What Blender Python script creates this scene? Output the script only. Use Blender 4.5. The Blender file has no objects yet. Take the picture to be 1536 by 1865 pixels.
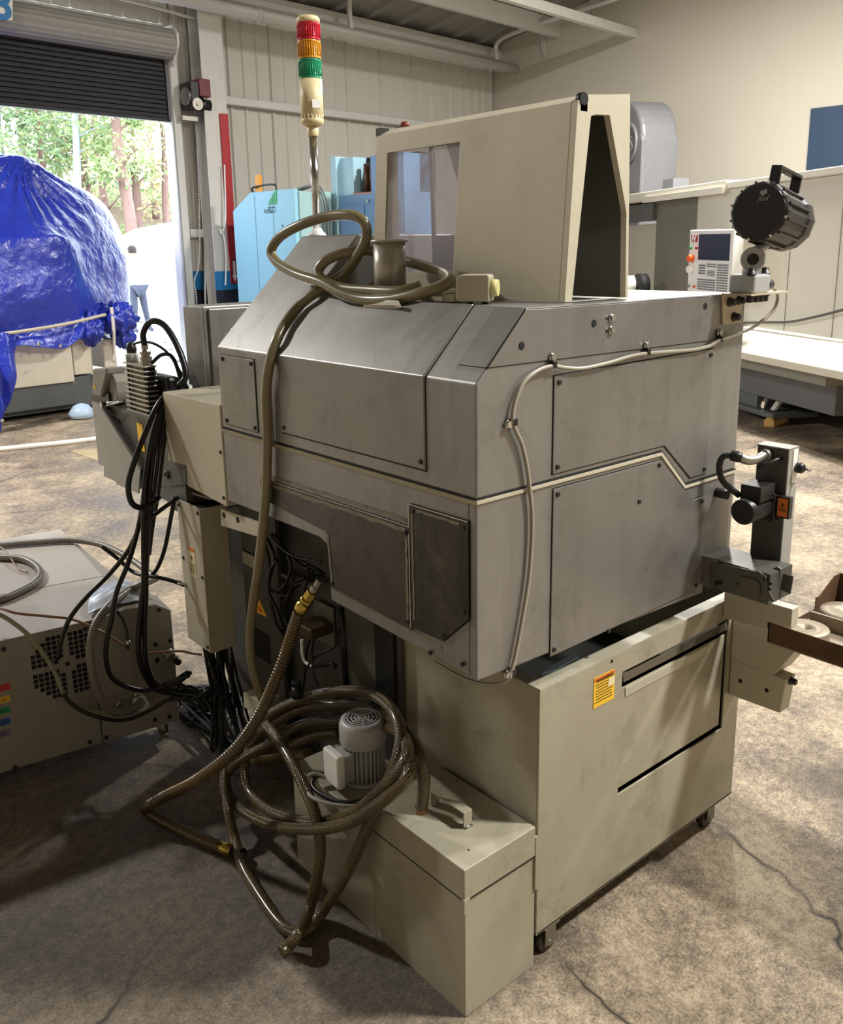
import bpy, bmesh, math, random
from mathutils import Vector, Matrix, noise
random.seed(7)
sc = bpy.context.scene
COL = sc.collection
# ---------------------------------------------------------------- camera
F=1614.04; CX=768.0; CY=840.5
YAW=math.radians(49.909); PIT=math.radians(13.42); ROL=math.radians(-1.0114); BY=math.radians(5.568)
CAM=(-1.0319,-1.1161,1.55)
def _axes():
    f=(math.cos(YAW)*math.cos(PIT),math.sin(YAW)*math.cos(PIT),-math.sin(PIT))
    r=(math.sin(YAW),-math.cos(YAW),0.0)
    u=(r[1]*f[2]-r[2]*f[1],r[2]*f[0]-r[0]*f[2],r[0]*f[1]-r[1]*f[0])
    c,s=math.cos(ROL),math.sin(ROL)
    return [tuple(c*a+s*b for a,b in zip(r,u)),tuple(-s*a+c*b for a,b in zip(r,u)),f]
RX,UX,FX=_axes()
cd=bpy.data.cameras.new('camera'); cam=bpy.data.objects.new('camera',cd); COL.objects.link(cam)
cd.sensor_fit='HORIZONTAL'; cd.sensor_width=36.0; cd.lens=F*36.0/1536.0
cd.shift_y=(CY-932.5)/1536.0; cd.clip_start=0.02; cd.clip_end=300
M=Matrix([[RX[i],UX[i],-FX[i],CAM[i]] for i in range(3)]+[[0,0,0,1]])
cam.matrix_world=M
sc.camera=cam
# ---------------------------------------------------------------- view, world
sc.view_settings.view_transform='Standard'; sc.view_settings.look='None'
sc.view_settings.gamma=1.0; sc.view_settings.use_curve_mapping=False
sc.view_settings.exposure=0.0
wd=bpy.data.worlds.new('world'); sc.world=wd; wd.use_nodes=True
wn=wd.node_tree.nodes; wl=wd.node_tree.links; wn.clear()
wo=wn.new('ShaderNodeOutputWorld'); wb=wn.new('ShaderNodeBackground')
wb.inputs[0].default_value=(0.80,0.90,1.0,1); wb.inputs[1].default_value=8.0
wl.new(wb.outputs[0],wo.inputs[0])
# lamp settings (high bay lamps are built further down)
LAMP_W=465.0
LAMP_COL=(1.0,0.98,0.945)
LAMPS=[(2.2,-2.5),(5.4,-1.8),(7.0,3.2),(-1.5,6.5)]
LAMP_Z=5.0
# ---------------------------------------------------------------- pixel helpers (direction from photo, distance from the plane touched)
def ray(px,py):
    a=(px-CX)/F;b=-(py-CY)/F
    return tuple(a*RX[i]+b*UX[i]+FX[i] for i in range(3))
def _at(px,py,i,val):
    d=ray(px,py);t=(val-CAM[i])/d[i];return Vector([CAM[k]+t*d[k] for k in range(3)])
def ax(px,py,x): return _at(px,py,0,x)
def ay(px,py,y): return _at(px,py,1,y)
def az(px,py,z): return _at(px,py,2,z)
cb,sb=math.cos(BY),math.sin(BY)
def w(u,v,z): return Vector((u*cb-v*sb,u*sb+v*cb,z))
def uvz(p): return (p[0]*cb+p[1]*sb,-p[0]*sb+p[1]*cb,p[2])
def plane_hit(px,py,q,n):
    d=Vector(ray(px,py));c=Vector(CAM);n=Vector(n)
    t=(Vector(q)-c).dot(n)/d.dot(n);return c+d*t
def av(px,py,v): return plane_hit(px,py,w(0,v,0),w(0,1,0))
def au(px,py,u): return plane_hit(px,py,w(u,0,0),w(1,0,0))
def sl(px,py,off=0.0): # plane of the 45 degree slope of the machine, pushed out by off
    return plane_hit(px,py,(0.036-off*.7071,0,1.319+off*.7071),(-1,0,1))
def zat(x,y,py):
    q=(x-CAM[0],y-CAM[1]);k=(CY-py)/F
    a=q[0]*UX[0]+q[1]*UX[1]-CAM[2]*UX[2]; c=q[0]*FX[0]+q[1]*FX[1]-CAM[2]*FX[2]
    return (k*c-a)/(UX[2]-k*FX[2])
def P3(spec):
    out=[]
    for s in spec:
        px,py,k,v=s
        out.append({'x':ax,'y':ay,'z':az,'v':av,'u':au,'s':sl}[k](px,py,v))
    return out
# ---------------------------------------------------------------- materials
def lin(c):
    return tuple(((v/255.)/12.92 if v/255.<=.04045 else ((v/255.+.055)/1.055)**2.4) for v in c)
MATS={}
def base_mat(name):
    m=bpy.data.materials.new(name); m.use_nodes=True
    nt=m.node_tree; b=nt.nodes['Principled BSDF']
    return m,nt.nodes,nt.links,b
def paint(name,rgb,rough=.5,metal=0.0,dirt=.25,streak=.15,scale=6.0,dark=(40,34,26),bump=.02,coat=0.0,spec=.5,smudge=0.0):
    if name in MATS: return MATS[name]
    m,n,l,b=base_mat(name)
    tc=n.new('ShaderNodeTexCoord')
    n1=n.new('ShaderNodeTexNoise'); n1.inputs['Scale'].default_value=scale; n1.inputs['Detail'].default_value=6; n1.inputs['Roughness'].default_value=.65
    l.new(tc.outputs['Object'],n1.inputs['Vector'])
    r1=n.new('ShaderNodeValToRGB'); r1.color_ramp.elements[0].position=.52; r1.color_ramp.elements[1].position=.78
    l.new(n1.outputs[0],r1.inputs[0])
    mp=n.new('ShaderNodeMapping'); mp.inputs['Scale'].default_value=(11,11,.9)
    l.new(tc.outputs['Object'],mp.inputs['Vector'])
    n2=n.new('ShaderNodeTexNoise'); n2.inputs['Scale'].default_value=1.3; n2.inputs['Detail'].default_value=7; n2.inputs['Roughness'].default_value=.7; n2.inputs['Distortion'].default_value=.8
    l.new(mp.outputs[0],n2.inputs['Vector'])
    r2=n.new('ShaderNodeValToRGB'); r2.color_ramp.elements[0].position=.45; r2.color_ramp.elements[1].position=.75
    l.new(n2.outputs[0],r2.inputs[0])
    c=lin(rgb); d=lin(dark)
    m1=n.new('ShaderNodeMixRGB'); m1.inputs[1].default_value=(*c,1); m1.inputs[2].default_value=(*d,1)
    f1=n.new('ShaderNodeMath'); f1.operation='MULTIPLY'; f1.inputs[1].default_value=dirt; l.new(r1.outputs[0],f1.inputs[0]); l.new(f1.outputs[0],m1.inputs[0])
    m2=n.new('ShaderNodeMixRGB'); m2.inputs[2].default_value=(*d,1); l.new(m1.outputs[0],m2.inputs[1])
    f2=n.new('ShaderNodeMath'); f2.operation='MULTIPLY'; f2.inputs[1].default_value=streak*1.1; l.new(r2.outputs[0],f2.inputs[0]); l.new(f2.outputs[0],m2.inputs[0])
    cout=m2
    if smudge:
        ns=n.new('ShaderNodeTexNoise'); ns.inputs['Scale'].default_value=scale*1.1; ns.inputs['Detail'].default_value=9; ns.inputs['Roughness'].default_value=.78; ns.inputs['Distortion'].default_value=.6
        sv_=n.new('ShaderNodeVectorMath'); sv_.operation='ADD'; sv_.inputs[1].default_value=(7.3,2.1,4.4); l.new(tc.outputs['Object'],sv_.inputs[0]); l.new(sv_.outputs[0],ns.inputs['Vector'])
        rs=n.new('ShaderNodeValToRGB'); rs.color_ramp.elements[0].position=.52; rs.color_ramp.elements[1].position=.68; l.new(ns.outputs[0],rs.inputs[0])
        fs=n.new('ShaderNodeMath'); fs.operation='MULTIPLY'; fs.inputs[1].default_value=smudge; l.new(rs.outputs[0],fs.inputs[0])
        m3=n.new('ShaderNodeMixRGB'); m3.inputs[2].default_value=(*d,1); l.new(m2.outputs[0],m3.inputs[1]); l.new(fs.outputs[0],m3.inputs[0]); cout=m3
    l.new(cout.outputs[0],b.inputs['Base Color'])
    mr=n.new('ShaderNodeMapRange'); mr.inputs['To Min'].default_value=max(.03,rough-.1); mr.inputs['To Max'].default_value=min(1,rough+.15)
    l.new(n1.outputs[0],mr.inputs[0]); l.new(mr.outputs[0],b.inputs['Roughness'])
    b.inputs['Metallic'].default_value=metal
    b.inputs['Specular IOR Level'].default_value=spec
    b.inputs['Coat Weight'].default_value=coat
    if bump:
        n3=n.new('ShaderNodeTexNoise'); n3.inputs['Scale'].default_value=scale*25; n3.inputs['Detail'].default_value=2
        l.new(tc.outputs['Object'],n3.inputs['Vector'])
        bp=n.new('ShaderNodeBump'); bp.inputs['Strength'].default_value=bump*4; bp.inputs['Distance'].default_value=.002
        l.new(n3.outputs[0],bp.inputs['Height']); l.new(bp.outputs[0],b.inputs['Normal'])
    MATS[name]=m; return m
def flat(name,rgb,rough=.5,metal=0.0,emit=0.0,alpha=1.0,trans=0.0,spec=.5):
    if name in MATS: return MATS[name]
    m,n,l,b=base_mat(name)
    b.inputs['Base Color'].default_value=(*lin(rgb),1); b.inputs['Roughness'].default_value=rough; b.inputs['Metallic'].default_value=metal
    b.inputs['Specular IOR Level'].default_value=spec
    if emit: b.inputs['Emission Color'].default_value=(*lin(rgb),1); b.inputs['Emission Strength'].default_value=emit
    if trans: b.inputs['Transmission Weight'].default_value=trans
    if alpha<1: b.inputs['Alpha'].default_value=alpha
    # a touch of procedural variation
    tc=n.new('ShaderNodeTexCoord'); nz=n.new('ShaderNodeTexNoise'); nz.inputs['Scale'].default_value=14; nz.inputs['Detail'].default_value=3
    l.new(tc.outputs['Object'],nz.inputs['Vector'])
    mr=n.new('ShaderNodeMapRange'); mr.inputs['To Min'].default_value=max(.02,rough-.06); mr.inputs['To Max'].default_value=min(1,rough+.08)
    l.new(nz.outputs[0],mr.inputs[0]); l.new(mr.outputs[0],b.inputs['Roughness'])
    MATS[name]=m; return m
def hose_mat(name,rgb,rgb2,kind,rough=.3,su=14.0,sv=420.0):
    if name in MATS: return MATS[name]
    m,n,l,b=base_mat(name)
    uvn=n.new('ShaderNodeUVMap'); mp=n.new('ShaderNodeMapping'); l.new(uvn.outputs[0],mp.inputs['Vector'])
    sp=n.new('ShaderNodeSeparateXYZ'); l.new(mp.outputs[0],sp.inputs[0])
    def wave(a,bv):
        x=n.new('ShaderNodeMath'); x.operation='MULTIPLY'; x.inputs[1].default_value=a; l.new(sp.outputs[0],x.inputs[0])
        y=n.new('ShaderNodeMath'); y.operation='MULTIPLY'; y.inputs[1].default_value=bv; l.new(sp.outputs[1],y.inputs[0])
        s=n.new('ShaderNodeMath'); s.operation='ADD'; l.new(x.outputs[0],s.inputs[0]); l.new(y.outputs[0],s.inputs[1])
        q=n.new('ShaderNodeMath'); q.operation='SINE'; l.new(s.outputs[0],q.inputs[0]); return q
    T=2*math.pi
    if kind=='braid':
        a=wave(T*su,sv); c=wave(-T*su,sv)
        mx=n.new('ShaderNodeMath'); mx.operation='MAXIMUM'; l.new(a.outputs[0],mx.inputs[0]); l.new(c.outputs[0],mx.inputs[1])
    elif kind=='ring':
        mx=wave(T,sv)
    else:
        mx=wave(0,3.0)
    r=n.new('ShaderNodeMapRange'); r.inputs['From Min'].default_value=-.2 if kind!='plain' else -1
    l.new(mx.outputs[0],r.inputs[0])
    nz=n.new('ShaderNodeTexNoise'); nz.inputs['Scale'].default_value=9; nz.inputs['Detail'].default_value=4
    tc=n.new('ShaderNodeTexCoord'); l.new(tc.outputs['Object'],nz.inputs['Vector'])
    mm=n.new('ShaderNodeMixRGB'); mm.inputs[1].default_value=(*lin(rgb),1); mm.inputs[2].default_value=(*lin(rgb2),1)
    ml=n.new('ShaderNodeMath'); ml.operation='MULTIPLY'; l.new(r.outputs[0],ml.inputs[0]); l.new(nz.outputs[0],ml.inputs[1]); l.new(ml.outputs[0],mm.inputs[0])
    l.new(mm.outputs[0],b.inputs['Base Color'])
    b.inputs['Roughness'].default_value=rough; b.inputs['Coat Weight'].default_value=.5; b.inputs['Coat Roughness'].default_value=.18
    if kind!='plain':
        bp=n.new('ShaderNodeBump'); bp.inputs['Strength'].default_value=.5; bp.inputs['Distance'].default_value=.002
        l.new(r.outputs[0],bp.inputs['Height']); l.new(bp.outputs[0],b.inputs['Normal'])
    MATS[name]=m; return m
# ---------------------------------------------------------------- mesh builder
class MB:
    def __init__(s): s.v=[];s.f=[];s.sm=[];s.uv={}
    def face(s,idx,smooth=False,uv=None):
        s.f.append(tuple(idx)); s.sm.append(smooth)
        if uv: s.uv[len(s.f)-1]=uv
    def add(s,pts):
        k=len(s.v); s.v+= [tuple(p) for p in pts]; return k
    def box(s,x0,x1,y0,y1,z0,z1):
        k=s.add([(x,y,z) for z in(z0,z1) for y in(y0,y1) for x in(x0,x1)])
        for q in((0,2,3,1),(4,5,7,6),(0,1,5,4),(2,6,7,3),(0,4,6,2),(1,3,7,5)): s.face([k+i for i in q])
        return s
    def obox(s,c,X,Y,Z): # centre and three half-extent vectors
        c=Vector(c);X=Vector(X);Y=Vector(Y);Z=Vector(Z)
        k=s.add([c+X*a+Y*b+Z*d for d in(-1,1) for b in(-1,1) for a in(-1,1)])
        for q in((0,2,3,1),(4,5,7,6),(0,1,5,4),(2,6,7,3),(0,4,6,2),(1,3,7,5)): s.face([k+i for i in q])
        return s
    def slab(s,pts,d): # polygon pts extruded by vector d
        d=Vector(d);n=len(pts);k=s.add([Vector(p) for p in pts]+[Vector(p)+d for p in pts])
        s.face(range(k,k+n)); s.face(range(k+2*n-1,k+n-1,-1))
        for i in range(n): j=(i+1)%n; s.face((k+i,k+j,k+n+j,k+n+i))
        return s
    def prism(s,pts,axis,a0,a1):
        f={'x':lambda p,a:(a,p[0],p[1]),'y':lambda p,a:(p[0],a,p[1]),'z':lambda p,a:(p[0],p[1],a)}[axis]
        d=Vector(f((0,0),a1))-Vector(f((0,0),a0))
        return s.slab([f(p,a0) for p in pts],d)
    def ring(s,outer,inner,d): # plate with a hole, equal point counts
        d=Vector(d);n=len(outer)
        k=s.add([Vector(p) for p in outer]+[Vector(p) for p in inner]+[Vector(p)+d for p in outer]+[Vector(p)+d for p in inner])
        for i in range(n):
            j=(i+1)%n
            s.face((k+i,k+j,k+n+j,k+n+i)); s.face((k+2*n+i,k+3*n+i,k+3*n+j,k+2*n+j))
            s.face((k+i,k+2*n+i,k+2*n+j,k+j)); s.face((k+n+i,k+n+j,k+3*n+j,k+3*n+i))
        return s
    def frame(s,p0,p1):
        a=(Vector(p1)-Vector(p0)).normalized()
        u=a.cross(Vector((0,0,1)));
        if u.length<1e-3: u=a.cross(Vector((1,0,0)))
        u.normalize(); return a,u,a.cross(u)
    def cyl(s,p0,p1,r0,r1=None,n=16,cap=True,smooth=True):
        r1=r0 if r1 is None else r1
        p0=Vector(p0);p1=Vector(p1);a,u,v=s.frame(p0,p1)
        k=s.add([p+(u*math.cos(2*math.pi*i/n)+v*math.sin(2*math.pi*i/n))*r for p,r in((p0,r0),(p1,r1)) for i in range(n)])
        for i in range(n): j=(i+1)%n; s.face((k+i,k+j,k+n+j,k+n+i),smooth)
        if cap: s.face(range(k+n-1,k-1,-1)); s.face(range(k+n,k+2*n))
        return s
    def lathe(s,c,axis,prof,n=24,smooth=True,cap=True): # prof: (r, h along axis)
        c=Vector(c);a,u,v=s.frame((0,0,0),axis);ks=[]
        for r,h in prof: ks.append(s.add([c+a*h+(u*math.cos(2*math.pi*i/n)+v*math.sin(2*math.pi*i/n))*r for i in range(n)]))
        for q in range(len(prof)-1):
            for i in range(n): j=(i+1)%n; s.face((ks[q]+i,ks[q]+j,ks[q+1]+j,ks[q+1]+i),smooth)
        if cap: s.face([ks[0]+i for i in range(n-1,-1,-1)]); s.face([ks[-1]+i for i in range(n)])
        return s
    def tube(s,pts,r,n=10,cap=True,uvs=False):
        pts=[Vector(p) for p in pts];N=len(pts);R=r if callable(r) else (lambda i:r)
        t0=(pts[1]-pts[0]).normalized();u=t0.cross(Vector((0.13,.21,1)));u.normalize();L=0.0;rows=[];Ls=[]
        for i,p in enumerate(pts):
            t=(pts[min(i+1,N-1)]-pts[max(i-1,0)]).normalized()
            u=(u-t*u.dot(t)); u.normalize(); v=t.cross(u)
            if i: L+=(p-pts[i-1]).length
            Ls.append(L)
            rr=R(i) if not callable(r) else r(L)
            rows.append(s.add([p+(u*math.cos(2*math.pi*q/n)+v*math.sin(2*math.pi*q/n))*rr for q in range(n)]))
        for i in range(N-1):
            for q in range(n):
                w2=(q+1)%n
                uv=[(q/n,Ls[i]),((q+1)/n,Ls[i]),((q+1)/n,Ls[i+1]),(q/n,Ls[i+1])] if uvs else None
                s.face((rows[i]+q,rows[i]+w2,rows[i+1]+w2,rows[i+1]+q),True,uv)
        if cap: s.face([rows[0]+q for q in range(n-1,-1,-1)]); s.face([rows[-1]+q for q in range(n)])
        return s
    def mesh(s,name):
        me=bpy.data.meshes.new(name); me.from_pydata(s.v,[],s.f)
        me.polygons.foreach_set('use_smooth',s.sm)
        if s.uv:
            ul=me.uv_layers.new(name='UVMap')
            for fi,uv in s.uv.items():
                p=me.polygons[fi]
                for k,li in enumerate(p.loop_indices): ul.data[li].uv=uv[k]
        bm=bmesh.new(); bm.from_mesh(me); bmesh.ops.recalc_face_normals(bm,faces=bm.faces); bm.to_mesh(me); bm.free()
        return me
def smooth_path(pts,sub=8):
    pts=[Vector(p) for p in pts];out=[]
    P=[pts[0]*2-pts[1]]+pts+[pts[-1]*2-pts[-2]]
    for i in range(1,len(P)-2):
        a,b,c,d=P[i-1],P[i],P[i+1],P[i+2]
        for k in range(sub):
            t=k/sub
            out.append(.5*((2*b)+(c-a)*t+(2*a-5*b+4*c-d)*t*t+(3*b-a-3*c+d)*t**3))
    out.append(pts[-1]); return out
def resample(pts,step):
    out=[pts[0]];acc=0.0
    for a,b in zip(pts,pts[1:]):
        L=(b-a).length;d=step-acc
        while d<=L:
            out.append(a.lerp(b,d/L));d+=step
        acc=(acc+L)%step
    out.append(pts[-1]);return out
def tag(o,label=None,cat=None,group=None,kind=None):
    if label: o['label']=label
    if cat: o['category']=cat
    if group: o['group']=group
    if kind: o['kind']=kind
    return o
def par(o,parent):
    o.parent=parent
    if parent is not None: o.matrix_parent_inverse=parent_world(parent).inverted()
def parent_world(p): return p.matrix_basis.copy() # children keep world coordinates, so basis is world
def thing(name,label,cat,loc=(0,0,0),group=None):
    o=bpy.data.objects.new(name,None); COL.objects.link(o); o.location=loc; o.empty_display_size=.1
    o.matrix_basis=Matrix.Translation(loc); tag(o,label,cat,group); return o
def part(name,mb,mat,parent=None,label=None,cat=None,group=None,kind=None,bevel=0.0,seg=2):
    me=mb.mesh(name) if isinstance(mb,MB) else mb
    o=bpy.data.objects.new(name,me); COL.objects.link(o)
    if not me.materials: me.materials.append(mat)
    if parent is not None: par(o,parent)
    tag(o,label,cat,group,kind)
    if bevel:
        b=o.modifiers.new('bevel','BEVEL'); b.width=bevel; b.segments=seg; b.limit_method='ANGLE'; b.angle_limit=math.radians(35)
    return o
def place(name,me,mat,loc,axis,parent,label=None):
    o=bpy.data.objects.new(name,me); COL.objects.link(o)
    if not me.materials: me.materials.append(mat)
    q=Vector((0,0,1)).rotation_difference(Vector(axis).normalized())
    o.matrix_basis=Matrix.Translation(Vector(loc))@q.to_matrix().to_4x4()
    if parent is not None:
        o.parent=parent; o.matrix_parent_inverse=parent_world(parent).inverted()
    tag(o,label); return o
def text(name,body,size,origin,xdir,ydir,mat,parent,ext=.0006,align='LEFT',shear=0.0,bold=0.0):
    cu=bpy.data.curves.new(name,'FONT'); cu.body=body; cu.size=size; cu.extrude=ext; cu.align_x=align; cu.shear=shear; cu.offset=bold; cu.resolution_u=3
    ob=bpy.data.objects.new('tmp',cu); COL.objects.link(ob)
    dg=bpy.context.evaluated_depsgraph_get(); me=bpy.data.meshes.new_from_object(ob.evaluated_get(dg)); bpy.data.objects.remove(ob)
    X=Vector(xdir).normalized();Z=X.cross(Vector(ydir)).normalized();Y=Z.cross(X)
    me.transform(Matrix([[X[i],Y[i],Z[i],origin[i]] for i in range(3)]+[[0,0,0,1]]))
    me.materials.clear(); me.materials.append(mat)
    o=bpy.data.objects.new(name,me); COL.objects.link(o); par(o,parent); return o
def screw_mesh(name,r,h):
    m=MB(); m.cyl((0,0,0),(0,0,h),r,r*.85,10); m.cyl((0,0,h),(0,0,h*1.02),r*.45,r*.45,6); return m.mesh(name)
# ================================================================ SETTING
# palette
m_wall=paint('wall_paint',(198,194,184),.55,dirt=.10,streak=.06,scale=1.2,dark=(120,112,98),bump=0)
m_wallR=paint('drywall_paint',(200,193,178),.6,dirt=.06,streak=.03,scale=.8,dark=(150,140,120),bump=.005)
m_steelw=paint('white_steel_paint',(206,204,198),.45,dirt=.12,streak=.1,scale=3,dark=(110,100,90),bump=0)
m_deck=paint('galvanised_deck',(150,148,142),.45,.35,dirt=.3,streak=.1,scale=2,bump=0)
m_blueband=paint('blue_wall_band',(28,118,178),.5,dirt=.1,streak=.05,scale=2,bump=0)
m_navyband=paint('navy_wall_band',(22,30,46),.5,dirt=.1,streak=.05,scale=2,bump=0)
m_black=flat('black_plastic',(20,20,21),.4)
m_rubber=flat('black_rubber',(16,16,17),.38)
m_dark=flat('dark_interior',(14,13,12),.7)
m_chrome=flat('chrome',(205,205,205),.12,1.0)
m_steel=paint('bare_steel',(165,160,150),.35,.9,dirt=.35,streak=.15,scale=9,bump=.01)
m_white=flat('white_plastic',(232,230,224),.45)
m_redp=flat('red_paint',(168,26,36),.45)

def floor_material():
    m,n,l,b=base_mat('stained_concrete')
    tc=n.new('ShaderNodeTexCoord')
    def nz(s,d=6,r=.6,dist=0.0):
        q=n.new('ShaderNodeTexNoise'); q.inputs['Scale'].default_value=s; q.inputs['Detail'].default_value=d; q.inputs['Roughness'].default_value=r; q.inputs['Distortion'].default_value=dist
        l.new(tc.outputs['Object'],q.inputs['Vector']); return q
    a=nz(1.7,10,.72,.0); f=nz(30,12,.9,.0); g=nz(110,5,.75)
    r=n.new('ShaderNodeValToRGB'); e=r.color_ramp.elements
    e[0].position=.28; e[0].color=(*lin((70,62,54)),1); e[1].position=.74; e[1].color=(*lin((206,190,162)),1)
    x=e.new(.42); x.color=(*lin((120,107,91)),1); x=e.new(.56); x.color=(*lin((166,149,124)),1)
    f2=nz(150,4,.8); f2m=n.new('ShaderNodeMath'); f2m.operation='MULTIPLY_ADD'; f2m.inputs[1].default_value=.75; l.new(f2.outputs[0],f2m.inputs[0]); l.new(a.outputs[0],f2m.inputs[2])
    ad=n.new('ShaderNodeMath'); ad.operation='ADD'; mu=n.new('ShaderNodeMath'); mu.operation='MULTIPLY'; mu.inputs[1].default_value=1.35
    l.new(f.outputs[0],mu.inputs[0]); l.new(f2m.outputs[0],ad.inputs[0]); l.new(mu.outputs[0],ad.inputs[1])
    sb_=n.new('ShaderNodeMath'); sb_.operation='SUBTRACT'; sb_.inputs[1].default_value=1.06; l.new(ad.outputs[0],sb_.inputs[0]); l.new(sb_.outputs[0],r.inputs[0])
    # oil stains
    st=nz(1.1,7,.65,.3); rs=n.new('ShaderNodeValToRGB'); rs.color_ramp.elements[0].position=.56; rs.color_ramp.elements[1].position=.70
    l.new(st.outputs[0],rs.inputs[0]); ms=n.new('ShaderNodeMath'); ms.operation='MULTIPLY'; ms.inputs[1].default_value=.6; l.new(rs.outputs[0],ms.inputs[0])
    mx=n.new('ShaderNodeMixRGB'); mx.inputs[2].default_value=(*lin((60,50,42)),1); l.new(ms.outputs[0],mx.inputs[0]); l.new(r.outputs[0],mx.inputs[1])
    # darker floor patch at the tank's front left, ragged edge
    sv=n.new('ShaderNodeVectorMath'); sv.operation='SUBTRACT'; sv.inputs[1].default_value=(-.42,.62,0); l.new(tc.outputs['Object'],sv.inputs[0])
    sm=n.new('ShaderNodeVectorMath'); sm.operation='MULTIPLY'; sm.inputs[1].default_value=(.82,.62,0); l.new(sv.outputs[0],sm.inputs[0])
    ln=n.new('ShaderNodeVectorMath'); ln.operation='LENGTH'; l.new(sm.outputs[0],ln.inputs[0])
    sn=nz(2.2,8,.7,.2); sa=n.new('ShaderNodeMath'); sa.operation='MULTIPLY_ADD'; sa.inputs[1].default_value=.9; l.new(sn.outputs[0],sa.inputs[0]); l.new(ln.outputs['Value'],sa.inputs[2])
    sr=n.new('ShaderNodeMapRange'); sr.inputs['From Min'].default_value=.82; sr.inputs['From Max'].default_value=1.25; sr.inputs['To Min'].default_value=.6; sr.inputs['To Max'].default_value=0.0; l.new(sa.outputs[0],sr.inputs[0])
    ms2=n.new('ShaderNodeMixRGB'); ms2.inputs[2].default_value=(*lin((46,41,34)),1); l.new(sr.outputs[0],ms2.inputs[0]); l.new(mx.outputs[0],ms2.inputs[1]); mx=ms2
    # speckle
    rg=n.new('ShaderNodeValToRGB'); rg.color_ramp.elements[0].position=.68; rg.color_ramp.elements[1].position=.76; l.new(g.outputs[0],rg.inputs[0])
    mg=n.new('ShaderNodeMixRGB'); mg.inputs[2].default_value=(*lin((214,196,166)),1)
    mgf=n.new('ShaderNodeMath'); mgf.operation='MULTIPLY'; mgf.inputs[1].default_value=.35; l.new(rg.outputs[0],mgf.inputs[0]); l.new(mgf.outputs[0],mg.inputs[0]); l.new(mx.outputs[0],mg.inputs[1])
    # cracks
    wv=nz(2.2,4,.6); vm=n.new('ShaderNodeMixRGB'); vm.inputs[0].default_value=.18; l.new(tc.outputs['Object'],vm.inputs[1]); l.new(wv.outputs['Color'],vm.inputs[2])
    vo=n.new('ShaderNodeTexVoronoi'); vo.feature='DISTANCE_TO_EDGE'; vo.inputs['Scale'].default_value=.75; l.new(vm.outputs[0],vo.inputs['Vector'])
    rc=n.new('ShaderNodeValToRGB'); rc.color_ramp.elements[0].position=.0; rc.color_ramp.elements[0].color=(1,1,1,1); rc.color_ramp.elements[1].position=.005; rc.color_ramp.elements[1].color=(0,0,0,1)
    l.new(vo.outputs['Distance'],rc.inputs[0])
    kn=nz(1.1,2); rk=n.new('ShaderNodeValToRGB'); rk.color_ramp.elements[0].position=.42; rk.color_ramp.elements[1].position=.55; l.new(kn.outputs[0],rk.inputs[0])
    kc=n.new('ShaderNodeMath'); kc.operation='MULTIPLY'; l.new(rc.outputs[0],kc.inputs[0]); l.new(rk.outputs[0],kc.inputs[1])
    mc=n.new('ShaderNodeMixRGB'); mc.inputs[2].default_value=(*lin((38,32,27)),1); l.new(kc.outputs[0],mc.inputs[0]); l.new(mg.outputs[0],mc.inputs[1])
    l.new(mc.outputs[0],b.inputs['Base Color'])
    mr=n.new('ShaderNodeMapRange'); mr.inputs['From Min'].default_value=.3; mr.inputs['From Max'].default_value=.7; mr.inputs['To Min'].default_value=.32; mr.inputs['To Max'].default_value=.75
    l.new(a.outputs[0],mr.inputs[0]); l.new(mr.outputs[0],b.inputs['Roughness'])
    bp=n.new('ShaderNodeBump'); bp.inputs['Strength'].default_value=.5; bp.inputs['Distance'].default_value=.006
    h=n.new('ShaderNodeMath'); h.operation='SUBTRACT'; l.new(f.outputs[0],h.inputs[0]); l.new(kc.outputs[0],h.inputs[1]); l.new(h.outputs[0],bp.inputs['Height']); l.new(bp.outputs[0],b.inputs['Normal'])
    return m
V0=8.975; U1=11.0; UL=-7.0; VB=-8.0; JU=4.90; DL=0.7; DZ=4.15
def roofz(v): return 4.70+.2*(V0-v) if v>1.5 else 4.70+.2*(V0-1.5)-.2*(1.5-v)
def wq(*a): return [w(*p) for p in a]
fl=MB(); fl.slab(wq((UL,VB,0),(U1,VB,0),(U1,V0,0),(UL,V0,0)),(0,0,-.12))
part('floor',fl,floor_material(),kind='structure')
# ---- back wall of ribbed sheets with the loading door
wb_=MB()
wb_.slab(wq((JU,V0+.10,0),(U1,V0+.10,0),(U1,V0+.10,4.75),(JU,V0+.10,4.75)),w(0,.06,0))
wb_.slab(wq((UL,V0+.10,0),(DL,V0+.10,0),(DL,V0+.10,4.75),(UL,V0+.10,4.75)),w(0,.06,0))
wb_.slab(wq((DL,V0+.10,DZ),(JU,V0+.10,DZ),(JU,V0+.10,4.75),(DL,V0+.10,4.75)),w(0,.06,0))
wall_back=part('wall_back',wb_,m_wall,kind='structure')
def sheet(u0,u1,z0,z1,mat):
    m=MB(); wd_=u1-u0
    pts=[(0,0)]
    for c in (.33,.66):
        x=wd_*c; pts+=[(x-.035,0),(x-.02,-.018),(x+.02,-.018),(x+.035,0)]
    pts+=[(wd_-.05,0),(wd_-.035,-.032),(wd_-.008,-.032),(wd_-.004,.0),(wd_-.004,.03),(0,.03)]
    m.slab([w(u0+a,V0+.06+b,z0) for a,b in pts],(0,0,z1-z0))
    return part('wall_panel',m,mat,wall_back)
us=[JU+.12,5.18]+[5.817+.655*i for i in range(8)]
ends=us[1:]+[U1-.06]
for a,b in zip(us,ends):
    if b-a<.2: b=max(b,a+.2)
    sheet(a,b,1.34,4.66,m_wall); sheet(a,b,1.11,1.335,m_blueband); sheet(a,b,0.0,1.105,m_navyband)
u=DL+.02
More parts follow.
